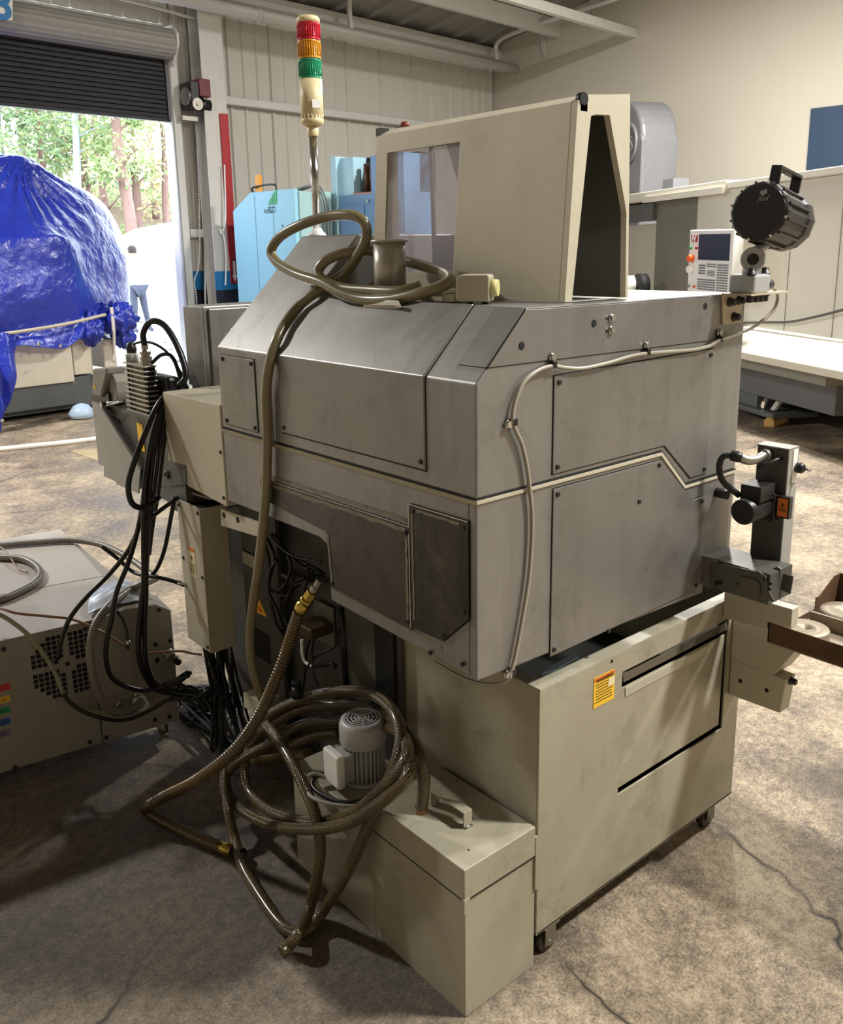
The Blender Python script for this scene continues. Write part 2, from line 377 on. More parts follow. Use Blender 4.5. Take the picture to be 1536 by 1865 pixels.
while u<JU: sheet(u,min(u+.62,JU),DZ+.03,4.66,m_wall); u+=.62
u=UL
while u<DL-.1: sheet(u,min(u+.655,DL-.02),0,4.66,m_wall); u+=.655
for z in (1.80,3.41):   # girts
    g=MB(); g.slab(wq((JU+.1,V0-.07,z-.05),(U1,V0-.07,z-.05),(U1,V0-.07,z+.05),(JU+.1,V0-.07,z+.05)),w(0,.10,0))
    part('girt',g,m_steelw,wall_back,bevel=.012)
g=MB(); g.slab(wq((UL,V0-.12,4.56),(U1,V0-.12,4.56),(U1,V0-.12,4.70),(UL,V0-.12,4.70)),w(0,.16,0)); part('eave_strut',g,m_steelw,wall_back,bevel=.01)
# ---- right wall, other walls
r_=MB(); r_.slab(wq((U1,VB,0),(U1,V0+.1,0),(U1,V0+.1,7.5),(U1,VB,7.5)),w(.15,0,0)); part('wall_right',r_,m_wallR,kind='structure')
r_=MB(); r_.slab(wq((UL,VB,0),(UL,V0+.1,0),(UL,V0+.1,7.5),(UL,VB,7.5)),w(-.15,0,0)); part('wall_left',r_,m_wallR,kind='structure')
r_=MB(); r_.slab(wq((UL,VB,0),(U1,VB,0),(U1,VB,7.5),(UL,VB,7.5)),w(0,-.15,0)); part('wall_front',r_,m_wallR,kind='structure')
# ---- roof: base deck with rib sheets and purlins
cl=MB()
cl.slab(wq((UL,V0+.2,roofz(V0+.2)+.08),(U1+.2,V0+.2,roofz(V0+.2)+.08),(U1+.2,1.5,roofz(1.5)+.08),(UL,1.5,roofz(1.5)+.08)),(0,0,.06))
cl.slab(wq((UL,1.5,roofz(1.5)+.08),(U1+.2,1.5,roofz(1.5)+.08),(U1+.2,VB-.2,roofz(VB-.2)+.08),(UL,VB-.2,roofz(VB-.2)+.08)),(0,0,.06))
ceiling=part('ceiling',cl,m_deck,kind='structure')
u=3.0
while u<U1-.1:
    m=MB(); pts=[(0,0),(.22,0),(.25,-.05),(.33,-.05),(.36,0),(.596,0),(.596,.02),(0,.02)]
    a=[w(u+p,V0+.05,roofz(V0+.05)+.055+q) for p,q in pts]; d=w(0,-5.2,0)+Vector((0,0,.2*5.2))
    m.slab(a,d); part('roof_sheet',m,m_deck,ceiling); u+=.6
for v in (7.75,6.1,4.4,2.7):
    m=MB(); z=roofz(v)
    m.slab([w(UL,v+a,z+b) for a,b in ((-.045,-.25),(.03,-.25),(.03,-.235),(-.03,-.235),(-.03,-.015),(.06,-.015),(.06,0),(-.045,0))],w(U1-UL,0,0))
    part('purlin',m,m_steelw,ceiling)
# a lower beam that ends on the right wall
m=MB(); a=w(2,6.407,4.53); m.slab([w(2,6.407+p,4.53+q) for p,q in ((-.05,-.06),(.05,-.06),(.05,.06),(-.05,.06))],w(U1-2,0,0)); part('trim_1',m,m_steelw,kind='structure',bevel=.008)
# ---- column with red guard
def ubox(u0,u1,v0,v1,z0,z1,m=None):
    m=m or MB(); m.slab(wq((u0,v0,z0),(u1,v0,z0),(u1,v1,z0),(u0,v1,z0)),(0,0,z1-z0)); return m
c=MB(); ubox(5.17,5.49,V0-.30,V0-.285,0,4.6,c); ubox(5.17,5.49,V0-.09,V0-.075,0,4.6,c); ubox(5.32,5.34,V0-.285,V0-.09,0,4.6,c)
col=part('column',c,m_steelw,label='white steel I-column of the door wall beside the roll-up door',cat='column',bevel=.004)
tag(col,kind=None)
for z0,z1,mt in ((.02,1.105,m_navyband),(1.105,1.335,m_blueband)):
    br=MB(); ubox(5.165,5.495,V0-.304,V0-.3005,z0,z1,br); ubox(5.165,5.169,V0-.304,V0-.282,z0,z1,br); part('painted_band',br,mt,col)
br=MB(); br.slab(wq((5.32,V0-.3,4.47),(5.32,V0-.3,4.58),(5.32,V0-1.9,4.9),(5.32,V0-2.0,4.7)),w(.02,0,0)); part('haunch',br,m_steelw,col)
g=MB(); ubox(5.37,5.49,V0-.325,V0-.305,1.50,3.20,g); guard=part('column_guard',g,m_redp,label='red painted strip down the corner of the white column',cat='guard',bevel=.006)
a=MB(); ubox(5.38,5.485,V0-.32,V0-.305,1.18,1.49,a); sg=part('arrow_sign',a,m_redp,label='small red sign with white arrow pointing down, under the red strip',cat='sign')
a=MB(); q=[(0.0,-.13),(.04,-.05),(.016,-.05),(.016,.12),(-.016,.12),(-.016,-.05),(-.04,-.05)]
a.slab([w(5.4325+x,V0-.321,1.335+z) for x,z in q],w(0,-.004,0)); part('arrow',a,m_white,sg)
# ---- roll-up door
m_slat=paint('door_slat_grey',(22,24,28),.5,.2,dirt=.25,streak=.1,scale=3,bump=0)
m_roll=paint('door_roll_grey',(150,146,138),.5,.1,dirt=.2,streak=.1,scale=3,bump=0)
d1=thing('door_1',None,None,w(2.8,V0,0)); d1['kind']='structure'
z=3.12; i=0
while z<3.84:
    m=MB(); h=.052
    pts=[(0,0),(-.012,.008),(-.014,.03),(-.010,.048),(0,.054),(.008,.054),(.008,0)]
    m.slab([w(DL,V0-.02+a,z+b) for a,b in pts],w(JU-DL-.02,0,0)); part('slat',m,m_slat,d1); z+=h
m=MB(); ubox(DL,JU-.02,V0-.05,V0+.01,3.085,3.12,m); part('bottom_bar',m,m_slat,d1)
m=MB(); N=40; pr=[]
for k in range(N):
    a=2*math.pi*k/N; r=.165+(.006 if k%2 else 0); pr.append(w(DL,V0-.12+r*math.cos(a),3.93+r*math.sin(a)))
m.slab(pr,w(JU-DL-.02,0,0)); part('curtain_roll',m,m_roll,d1)
m=MB(); q=[(-.30,.10),(-.30,-.02),(-.16,-.22),(-.06,-.26),(-.02,-.75),(.02,-.75),(.06,.1),(.0,.2),(-.2,.2)]
m.slab([w(JU-.03,V0+a,3.93+b) for a,b in q],w(.03,0,0)); part('end_bracket',m,m_steelw,d1)
m=MB(); ubox(JU-.05,JU+.07,V0-.10,V0-.03,0,3.85,m); ubox(JU-.05,JU-.02,V0-.10,V0+.10,0,3.85,m); part('guide_rail',m,m_steelw,d1,bevel=.006)
m=MB(); ubox(DL-.07,DL+.05,V0-.10,V0-.03,0,3.85,m); part('guide_rail',m,m_steelw,d1,bevel=.006)
# door operator
op=thing('door_operator','dark red electric door opener with black motor beside the roller door','door motor',w(5.12,V0-.2,3.2))
m_maroon=paint('maroon_paint',(104,24,32),.3,dirt=.1,streak=0,scale=6,bump=0)
m=MB(); ubox(5.09,5.24,V0-.36,V0-.14,3.36,3.56,m); part('cover',m,m_maroon,op,bevel=.01)
m=MB(); ubox(4.98,5.09,V0-.34,V0-.10,3.22,3.52,m); part('gearbox',m,m_black,op,bevel=.008)
m=MB(); m.cyl(w(5.08,V0-.26,3.28),w(5.26,V0-.26,3.28),.075,.075,20); part('motor',m,m_black,op)
m=MB(); m.cyl(w(5.05,V0-.36,3.27),w(5.05,V0-.345,3.27),.07,.07,20); m.cyl(w(5.05,V0-.375,3.27),w(5.05,V0-.34,3.27),.02,.02,10); part('pulley',m,m_steel,op)
m=MB(); m.cyl(w(4.955,V0-.24,3.36),w(4.975,V0-.24,3.36),.1,.1,24); part('chain_wheel',m,m_steel,op)
m=MB(); ubox(4.93,5.40,V0-.20,V0-.14,3.10,3.15,m); part('mounting_rail',m,m_steel,op)
# hand chain, wall conduit
def tube_thing(name,pts,r,mat,label,cat,n=10,sub=8,uvs=False,parent=None,group=None,rf=None,step=None):
    p=smooth_path(pts,sub)
    if step: p=resample(p,step)
    m=MB(); m.tube(p,rf if rf else r,n,True,uvs)
    return part(name,m,mat,parent,label,cat,group)
m=MB(); p=[av(358,230,V0-.12),av(362,330,V0-.12),av(364,430,V0-.12),av(362,485,V0-.12),av(354,513,V0-.12),av(358,545,V0-.12),av(358,610,V0-.12)]
p=resample(smooth_path(p,6),.03)
for k in range(len(p)-1): m.cyl(p[k],p[k].lerp(p[k+1],.75),.011,.009,6)
part('pull_chain',m,m_steelw,label='white hand chain hanging from the door opener',cat='chain')
tube_thing('wall_conduit',[av(373,240,V0-.07),av(373,420,V0-.07),av(375,660,V0-.07)],.012,m_steelw,'thin white vertical conduit on the door wall beside the chain','conduit',8)
tube_thing('air_drop_hose',[av(409,300,V0-.36),av(411,400,V0-.36),av(404,425,V0-.36),av(402,418,V0-.36),av(408,430,V0-.36),av(412,470,V0-.36),av(411,520,V0-.36)],.009,m_white,'thin white air line hanging down the white column','air line',8)
# pipe under the eave with hangers
pv=V0-.42
m=MB(); m.cyl(w(3.0,pv,4.365),w(10.99,pv,4.355),.075,.075,18)
m.cyl(w(5.9,pv,4.362),w(5.97,pv,4.362),.085,.085,18); m.cyl(w(7.6,pv,4.36),w(7.66,pv,4.36),.085,.085,18)
pp=part('sprinkler_pipe',m,m_steelw,label='long white sprinkler pipe running under the eave',cat='pipe')
m=MB(); m.cyl(w(11.0,pv,4.41),w(11.55-.56,pv,4.41),.077,.077,18); 
tube_thing('pipe_hanger',[w(7.45,pv,4.43),w(7.45,pv,4.80),w(7.45,pv-.25,4.97),w(7.45,pv-1.0,5.0)],.035,m_steelw,'white bent pipe rising from the sprinkler pipe behind the signal tower','pipe',10)
tube_thing('pipe_hanger',[w(10.5,pv,4.43),w(10.5,pv-.02,4.68),w(10.5,pv-.5,4.79),w(10.5,pv-2.2,4.92)],.035,m_steelw,'white bent pipe near the room corner rising to the purlins','pipe',10)
tube_thing('door_wall_conduit',[w(3.0,V0-.16,4.34),w(4.6,V0-.16,4.30),w(5.2,V0-.16,4.26),w(5.35,V0-.16,4.36)],.018,m_steelw,'thin white conduit above the roller door','conduit',8)
# brace angles on the right wall
m=MB(); m.slab([au(985,62,U1-.01),au(993,62,U1-.01),au(998,105,U1-.01),au(990,100,U1-.01)],w(-.03,0,0)); part('trim_2',m,m_steelw,kind='structure')
m=MB(); m.slab([au(1065,8,U1-.01),au(1072,8,U1-.01),au(1086,48,U1-.01),au(1080,44,U1-.01)],w(-.03,0,0)); part('trim_3',m,m_steelw,kind='structure')
# numbered sign above the door
sgn=thing('dock_sign','white sign with a blue number above the roller door','sign',av(5,20,V0-.35))
m=MB(); ds=[av(-70,-45,V0-.34),av(23,-40,V0-.34),av(23,37,V0-.34),av(-70,30,V0-.34)]; m.slab(ds,w(0,.015,0)); part('board',m,m_white,sgn)
o=av(-14,31,V0-.345); text('number','8',.40,o,w(1,0,0),(0,0,1),flat('sign_blue',(42,120,180),.5),sgn,.002,bold=.01)
# dark blue board on the right wall
m=MB(); p=[au(1478,198,U1-.02),au(1640,182,U1-.02),au(1640,315,U1-.02),au(1468,325,U1-.02)]
zt=p[0].z; zb=p[3].z; vt=uvz(p[0])[1]; ve=uvz(p[1])[1]
m.slab([w(U1-.03,vt,zb),w(U1-.03,ve,zb),w(U1-.03,ve,zt),w(U1-.03,vt,zt)],w(.03,0,0))
part('wall_board',m,paint('navy_board',(40,62,88),.55,dirt=.1,streak=.05,scale=4,bump=0),label='dark blue board fixed high on the right wall',cat='board')
# ---- high bay lamps
m_lens=flat('lamp_lens',(255,236,205),.4,emit=6.0)
m_housing=flat('lamp_housing',(190,190,188),.4,.6)
for i,(u,v) in enumerate(LAMPS):
    lz=min(LAMP_Z,roofz(v)-.42); p=w(u,v,lz)
    t=thing('high_bay_lamp','round high bay lamp hanging from the roof','lamp',p,'high bay lamps')
    m=MB(); m.lathe(p,(0,0,1),[(.19,.0),(.2,.02),(.17,.10),(.08,.17),(.07,.25)],24); part('housing',m,m_housing,t)
    m=MB(); m.lathe(p-Vector((0,0,.012)),(0,0,1),[(.17,0),(.18,.012)],24); part('lens',m,m_lens,t)
    m=MB(); m.cyl(p+Vector((0,0,.25)),w(u,v,roofz(v)-.03),.008,.008,6); part('cable',m,m_black,t)
    L=bpy.data.lights.new('high_bay_light','AREA'); L.shape='DISK'; L.size=.5; L.energy=LAMP_W; L.color=LAMP_COL
    lo=bpy.data.objects.new('light',L); COL.objects.link(lo); lo.matrix_basis=Matrix.Translation(p-Vector((0,0,.03))); par(lo,t); lo.matrix_parent_inverse=Matrix.Translation(p).inverted()
# ================================================================ OUTSIDE
m_yard=paint('yard_concrete',(196,194,186),.8,dirt=.2,streak=0,scale=.7,dark=(150,146,136),bump=0)
m=MB(); m.slab(wq((-25,V0,-.02),(45,V0,-.02),(45,26,-.02),(-25,26,-.02)),(0,0,-.1)); part('yard',m,m_yard,kind='structure')
m_bank=paint('leaf_litter',(104,84,62),.9,dirt=.6,streak=0,scale=.9,dark=(80,92,52),bump=.05)
m=MB(); nx_,ny_=40,14; k0=None
for j in range(ny_+1):
    for i in range(nx_+1):
        u=-25+70*i/nx_; v=26+26*j/ny_; z=-.02+.22*(v-26)+.5*noise.noise(Vector((u*.2,v*.2,1)))*min(1,(v-26)/3)
        m.v.append(tuple(w(u,v,z)))
for j in range(ny_):
    for i in range(nx_): a=j*(nx_+1)+i; m.face((a,a+1,a+nx_+2,a+nx_+1),True)
part('wooded_bank',m,m_bank,kind='structure')
m_bark=paint('pine_bark',(140,112,104),.9,dirt=.5,streak=.4,scale=3,dark=(60,46,40),bump=.05)
m_barkg=paint('grey_bark',(168,176,182),.9,dirt=.4,streak=.3,scale=3,dark=(100,100,100),bump=.05)
m_leafg=paint('green_leaves',(150,170,112),.7,dirt=.5,streak=0,scale=.8,dark=(64,96,40),bump=0)
m_leafy=paint('yellow_leaves',(194,180,124),.7,dirt=.4,streak=0,scale=.8,dark=(140,110,44),bump=0)
m_leafd=paint('dark_needles',(122,146,102),.7,dirt=.5,streak=0,scale=.8,dark=(44,70,34),bump=0)
def ground_out(v): return -.02 if v<26 else -.02+.22*(v-26)
def tree(px,v,rt,h,bark,leaf,label,lean=0.0,spread=2.2,low=.25,nleaf=3400,seed=0):
    rnd=random.Random(seed); b=av(px,420,v); u=uvz(b)[0]; g=ground_out(v)-.3
    t=thing('tree',label,'tree',w(u,v,g),'trees beyond the loading door')
    tr=[w(u+lean*k/6+rnd.uniform(-.08,.08),v+rnd.uniform(-.1,.1),g+h*k/6) for k in range(7)]
    p=smooth_path(tr,4); m=MB(); L=h
    m.tube(p,lambda s:rt*(1-.75*min(1,s/L)),8); part('trunk',m,bark,t)
    tips=[]
    for k in range(14):
        f=low+(1-low)*k/14; q=p[int(f*(len(p)-1))]; a=rnd.uniform(0,6.28); ln=spread*(1.1-f*.6)*rnd.uniform(.6,1.1)
        e=q+Vector((math.cos(a)*ln,math.sin(a)*ln,rnd.uniform(-.1,.5)*ln)); mid=q.lerp(e,.5)+Vector((0,0,.15*ln))
        bm_=MB(); bm_.tube(smooth_path([q,mid,e],3),lambda s,ln=ln:rt*.22*(1-.7*min(1,s/ln)),5); tips.append((mid,e,ln)); part('branch',bm_,bark,t)
    lf=MB()
    for k in range(nleaf):
        mid,e,ln=rnd.choice(tips); c=mid.lerp(e,rnd.uniform(0,1.15))+Vector((rnd.gauss(0,.3*ln),rnd.gauss(0,.3*ln),rnd.gauss(0,.22*ln)))
        s=rnd.uniform(.06,.17); X=Vector((rnd.gauss(0,1),rnd.gauss(0,1),rnd.gauss(0,1))).normalized(); Y=X.orthogonal().normalized()*s*.5; X=X*s
        kk=lf.add([c-X,c+Y,c+X,c-Y]); lf.face((kk,kk+1,kk+2,kk+3))
    part('foliage',lf,leaf,t,kind='stuff')
TREES=[(-60,33,.2,13,m_bark,m_leafg,'leafy green tree left of the tarp peak beyond the door',0,2.6,.1),(15,36,.16,14,m_barkg,m_leafg,'pale trunked green tree above the tarp peak',.5,2.4,.15),
(90,34,.17,14,m_bark,m_leafd,'brown pine trunk just right of the tarp peak',.3,2.0,.25),(118,39,.16,15,m_bark,m_leafg,'slender pine behind the tarp slope',-.3,2.0,.2),
(143,31,.17,13,m_barkg,m_leafg,'pale grey slanting trunk rising behind the tarp',.9,2.0,.35),(158,36,.22,14,m_bark,m_leafd,'dark forked pine trunk beside the pale trunk',.2,2.2,.2),
(195,41,.2,15,m_bark,m_leafy,'yellow leaved tree above the tarp shoulder',0,3.0,.08),(235,29.5,.24,14,m_bark,m_leafg,'thick red-brown pine trunk in the door opening',-.1,2.0,.28),
(250,34,.2,14,m_bark,m_leafy,'dark pine trunk close beside the red-brown one',.4,2.4,.15),(285,43,.2,14,m_bark,m_leafg,'far green tree low in the door opening',0,3.2,.05),
(305,33,.16,13,m_bark,m_leafg,'pine trunk nearest the right door jamb',.5,2.4,.2),(60,45,.2,14,m_bark,m_leafy,'far yellow-green tree behind the tarp peak',0,3.2,.05),(170,47,.2,14,m_bark,m_leafg,'far green tree between the trunks',0,3.4,.05)]
for i,a in enumerate(TREES): tree(*a,seed=20+i)
# low shrubs on the bank
for i,(px,v,r) in enumerate([(205,30,.9),(262,28.5,.8),(300,30,1.0),(225,35,1.2),(120,30,.8)]):
    rnd=random.Random(90+i); b=av(px,430,v); g=ground_out(v); c0=Vector((b[0],b[1],g))
    lf=MB()
    for k in range(900):
        a=rnd.uniform(0,6.28); rr=r*math.sqrt(rnd.random()); c=c0+Vector((rr*math.cos(a),rr*math.sin(a),abs(rnd.gauss(0,.35))*r))
        s=rnd.uniform(.05,.11); X=Vector((rnd.gauss(0,1),rnd.gauss(0,1),rnd.gauss(0,1))).normalized(); Y=X.orthogonal().normalized()*s*.5; X=X*s
        kk=lf.add([c-X,c+Y,c+X,c-Y]); lf.face((kk,kk+1,kk+2,kk+3))
    part('shrub',lf,(m_leafy if i%2==0 else m_leafg),label=['yellow shrub on the bank left of the red-brown trunk','green shrub on the bank right of the red-brown trunk','yellowish shrub on the bank by the right jamb','green shrub high on the bank','yellow shrub behind the blue tarp'][i],cat='shrub',group='shrubs on the bank')
# ---- wrapped loads in the yard
m_wrap=paint('white_wrap',(240,242,242),.4,dirt=.08,streak=0,scale=2,dark=(190,196,200),bump=0)
m_wrapb=paint('pale_blue_wrap',(176,198,220),.4,dirt=.2,streak=.1,scale=2,dark=(130,150,170),bump=0)
m_ygrey=paint('yard_grey_paint',(140,144,146),.5,dirt=.2,streak=.1,scale=2,bump=0)
def mound(name,u,v,ru,rv,h,label,seed,pw=.5):
    m=MB(); N=36; rings=14; rows=[]
    for j in range(rings+1):
        t=j/rings; z=h*(1-t**1.0); k=len(m.v)
        s=(1-(1-t)**2)**pw if j else .02
        for i in range(N):
            a=2*math.pi*i/N; q=1+.07*noise.noise(Vector((math.cos(a)*2+seed,math.sin(a)*2,t*3)))
            x=math.cos(a);y=math.sin(a); sq=(abs(x)**4+abs(y)**4)**-.25
            m.v.append(tuple(w(u+ru*x*sq*s*q,v+rv*y*sq*s*q,z*(1+.04*noise.noise(Vector((x*3,y*3,seed)))))))
        rows.append(k)
    for j in range(rings):
        for i in range(N): m.face((rows[j]+i,rows[j]+(i+1)%N,rows[j+1]+(i+1)%N,rows[j+1]+i),True)
    m.face([rows[0]+i for i in range(N)])
    return part(name,m,m_wrap,label=label,cat='wrapped load',group='white wrapped loads in the yard')
a=uvz(av(322,430,19)); mound('wrapped_load',a[0]+.6,20,2.2,1.6,2.35,'white wrapped load beside the right door jamb',3.1,.42)
a=uvz(av(225,430,22)); mound('wrapped_load',a[0]-1.6,24,2.0,1.5,2.6,'white wrapped load behind the tarp in the yard',7.7,.6)
cu0=uvz(av(312,560,13.4))[0]
cr=thing('wrapped_crate','grey crate with pale blue wrap and pallet base in the yard','crate',w(cu0+.6,13.9,0))
m=MB(); ubox(cu0+.02,cu0+1.2,13.4,13.85,.12,.62,m); part('crate_body',m,m_ygrey,cr)
m=MB(); m.slab([w(cu0,13.38,.60),w(cu0+1.22,13.38,.78),w(cu0+1.22,13.38,1.20),w(cu0,13.38,1.05)],w(0,.49,0)); part('wrap_sheet',m,m_wrapb,cr)
m=MB(); ubox(cu0-.02,cu0+.22,13.36,13.87,.0,1.0,m); part('corner_wrap',m,m_wrapb,cr)
cu0=uvz(av(285,560,16.6))[0]-.1
ct=thing('hand_cart','pale steel hand cart standing beside the person in the yard','cart',w(cu0+.2,16.6,0))
for dx in (0,.45):
    m=MB(); m.tube(smooth_path([w(cu0+.1+dx,16.6,.05),w(cu0+.1+dx,16.6,1.0),w(cu0+.15+dx,16.7,1.08)],4),.02,8); part('upright',m,m_wrapb,ct)
m=MB()
for z in (.2,.5,.8,1.05): m.cyl(w(cu0+.1,16.6,z),w(cu0+.55,16.6,z),.014,.014,8)
part('rung',m,m_wrapb,ct)
m=MB(); ubox(cu0+.05,cu0+.6,16.3,16.7,.03,.07,m); part('toe_plate',m,m_wrapb,ct)
# rubble and sacks on the threshold of the yard
for i,(px,py,s) in enumerate([(320,634,.22),(336,640,.2),(328,655,.18)]):
    p=az(px,py,0); m=MB(); m.lathe(p,(0,0,1),[(.01,.0),(s,.02),(s*.9,s*.35),(s*.4,s*.55),(.02,s*.6)],9)
    part('debris_sack',m,[m_wrap,paint('tan_sack',(210,178,150),.8,dirt=.2,streak=0,bump=.02),m_wrap][i],label=['small white sack by the crate in the yard','small tan sack on the ground in the yard','small white sack nearest the door threshold'][i],cat='sack',group='sacks in the yard')
# ---- person in the yard (seen from behind, white shirt, dark trousers)
def skin(name,verts,edges,radii,mat,parent,sub=2):
    me=bpy.data.meshes.new(name); me.from_pydata([tuple(v) for v in verts],edges,[])
    o=bpy.data.objects.new(name,me); COL.objects.link(o); me.materials.append(mat); par(o,parent)
    s=o.modifiers.new('skin','SKIN'); s.use_smooth_shade=True
    for i,r in enumerate(radii):
        sv=me.skin_vertices[0].data[i]; r=r if isinstance(r,tuple) else (r,r); sv.radius=r; sv.use_root=(i==0)
    u=o.modifiers.new('sub','SUBSURF'); u.levels=sub; u.render_levels=sub
    return o
pb=az(257,606,0); pu,pv_,_=uvz(pb)
per=thing('person','person in white shirt and dark trousers standing in the yard','person',pb)
def pw_(a,b,c): return w(pu+a,pv_+b,c)
V=[pw_(0,0,.92),pw_(0,0,1.1),pw_(0,.02,1.28),pw_(0,.04,1.42),pw_(0,.06,1.50),pw_(-.09,0,.86),pw_(-.11,-.03,.47),pw_(-.13,.02,.08),pw_(-.13,-.12,.04),pw_(.09,0,.86),pw_(.15,.02,.47),pw_(.20,.0,.08),pw_(.21,-.13,.04),
   pw_(-.17,.03,1.40),pw_(-.24,.02,1.14),pw_(-.20,.16,.94),pw_(.17,.03,1.40),pw_(.24,.0,1.14),pw_(.22,.14,.94)]
E=[(0,1),(1,2),(2,3),(3,4),(0,5),(5,6),(6,7),(7,8),(0,9),(9,10),(10,11),(11,12),(3,13),(13,14),(14,15),(3,16),(16,17),(17,18)]
R_=[.14,(.15,.11),(.17,.12),(.13,.1),.055,.095,.07,.05,.04,.095,.07,.05,.04,.06,.047,.036,.06,.047,.036]
m_shirt=paint('white_shirt',(238,238,236),.8,dirt=.1,streak=0,bump=0); m_trs=paint('dark_trousers',(62,66,84),.8,dirt=.2,streak=0,bump=0); m_skin=flat('skin',(196,150,122),.6); m_hair=flat('hair',(46,38,32),.7)
skin('body',V[:5]+V[13:],[(0,1),(1,2),(2,3),(3,4),(3,5),(5,6),(6,7),(3,8),(8,9),(9,10)],R_[:5]+R_[13:],m_shirt,per)
skin('trousers',[V[0]]+V[5:13],[(0,1),(1,2),(2,3),(3,4),(0,5),(5,6),(6,7),(7,8)],[.145]+R_[5:13],m_trs,per)
hd=pw_(.0,.07,1.62); m=MB(); m.lathe(hd-Vector((0,0,.12)),(0,0,1),[(.02,0),(.06,.02),(.078,.08),(.085,.13),(.075,.19),(.045,.225),(.01,.24)],16); h_=part('head',m,m_skin,per)
m=MB(); m.lathe(hd-Vector((0,0,.03)),(0,0,1),[(.085,0),(.092,.05),(.083,.11),(.05,.145),(.01,.155)],16); part('hair',m,m_hair,h_)
for sx in (-1,1):
    m=MB(); m.obox(hd+w(.088*sx,0,0),w(.008,0,0),w(0,.014,0),(0,0,.024)); part('ear',m,m_skin,h_)
    q=V[15] if sx<0 else V[18]
    m=MB(); m.obox(q-Vector((0,0,.07)),w(.016,0,0),w(0,.035,0),(0,0,.045))
    for k in range(4): m.cyl(q+w(0,-.027+.018*k,0)-Vector((0,0,.11)),q+w(0,-.027+.018*k,0)-Vector((0,0,.16+.01*(k in(1,2)))),.008,.007,6)
    m.cyl(q+w(0,.035,0)-Vector((0,0,.06)),q+w(0,.05,0)-Vector((0,0,.11)),.009,.008,6)
    part('hand',m,m_skin,per)
# ================================================================ TARP COVERED MACHINE
m_cream=paint('cream_panel',(214,206,186),.5,dirt=.15,streak=.1,scale=3,dark=(120,110,96),bump=0)
m_dgrey=paint('plinth_grey',(88,90,88),.55,dirt=.2,streak=.1,scale=3,bump=0)
tm=thing('covered_machine','cream machine on a dark grey plinth standing under the blue tarp','machine',w(2.0,8.2,0))
fv=7.62
def uz(px,py,v): p=uvz(av(px,py,v)); return p[0],p[2]
m=MB(); a=uz(-160,660,fv); b=uz(133,660,fv); ubox(a[0],b[0],fv,9.4,.33,.80,m); part('lower_panel',m,m_cream,tm,bevel=.01)
m=MB(); a2=uz(133,650,fv+.1); c=uz(168,650,fv+.1); ubox(a2[0],c[0],fv+.1,9.3,.38,.85,m); part('side_panel',m,m_cream,tm,bevel=.01)
m=MB(); ubox(uz(188,640,fv+.25)[0],uz(212,640,fv+.25)[0],fv+.25,9.2,.40,.70,m); part('post_panel',m,m_cream,tm,bevel=.01)
m=MB(); ubox(a[0]+.05,c[0]+.05,fv+.12,9.2,.05,.36,m); part('plinth',m,m_dgrey,tm)
m=MB(); ubox(a[0],b[0]+.06,fv+.03,9.3,.10,.325,m); part('plinth_front',m,m_dgrey,tm,bevel=.008)
m=MB(); ubox(a[0]+.2,c[0]+.2,fv+.3,9.3,.0,.06,m); part('foot_rail',m,m_dark,tm)
m=MB(); ubox(a[0]+.2,3.1,8.6,9.2,.36,1.5,m); part('inner_cabinet',m,m_cream,tm)
# tarp
def tarp_mat():
    m,n,l,b=base_mat('blue_tarp'); tc=n.new('ShaderNodeTexCoord')
    nz=n.new('ShaderNodeTexNoise'); nz.inputs['Scale'].default_value=2.5; nz.inputs['Detail'].default_value=4; l.new(tc.outputs['Object'],nz.inputs['Vector'])
    r=n.new('ShaderNodeValToRGB'); r.color_ramp.elements[0].color=(*lin((28,42,140)),1); r.color_ramp.elements[1].color=(*lin((46,66,190)),1); l.new(nz.outputs[0],r.inputs[0]); l.new(r.outputs[0],b.inputs['Base Color'])
    b.inputs['Roughness'].default_value=.26; b.inputs['Specular IOR Level'].default_value=.6
    n2=n.new('ShaderNodeTexNoise'); n2.inputs['Scale'].default_value=9; n2.inputs['Detail'].default_value=5; n2.inputs['Distortion'].default_value=1.5; l.new(tc.outputs['Object'],n2.inputs['Vector'])
    bp=n.new('ShaderNodeBump'); bp.inputs['Strength'].default_value=.7; bp.inputs['Distance'].default_value=.02; l.new(n2.outputs[0],bp.inputs['Height']); l.new(bp.outputs[0],b.inputs['Normal'])
    return m
m_tarp=tarp_mat()
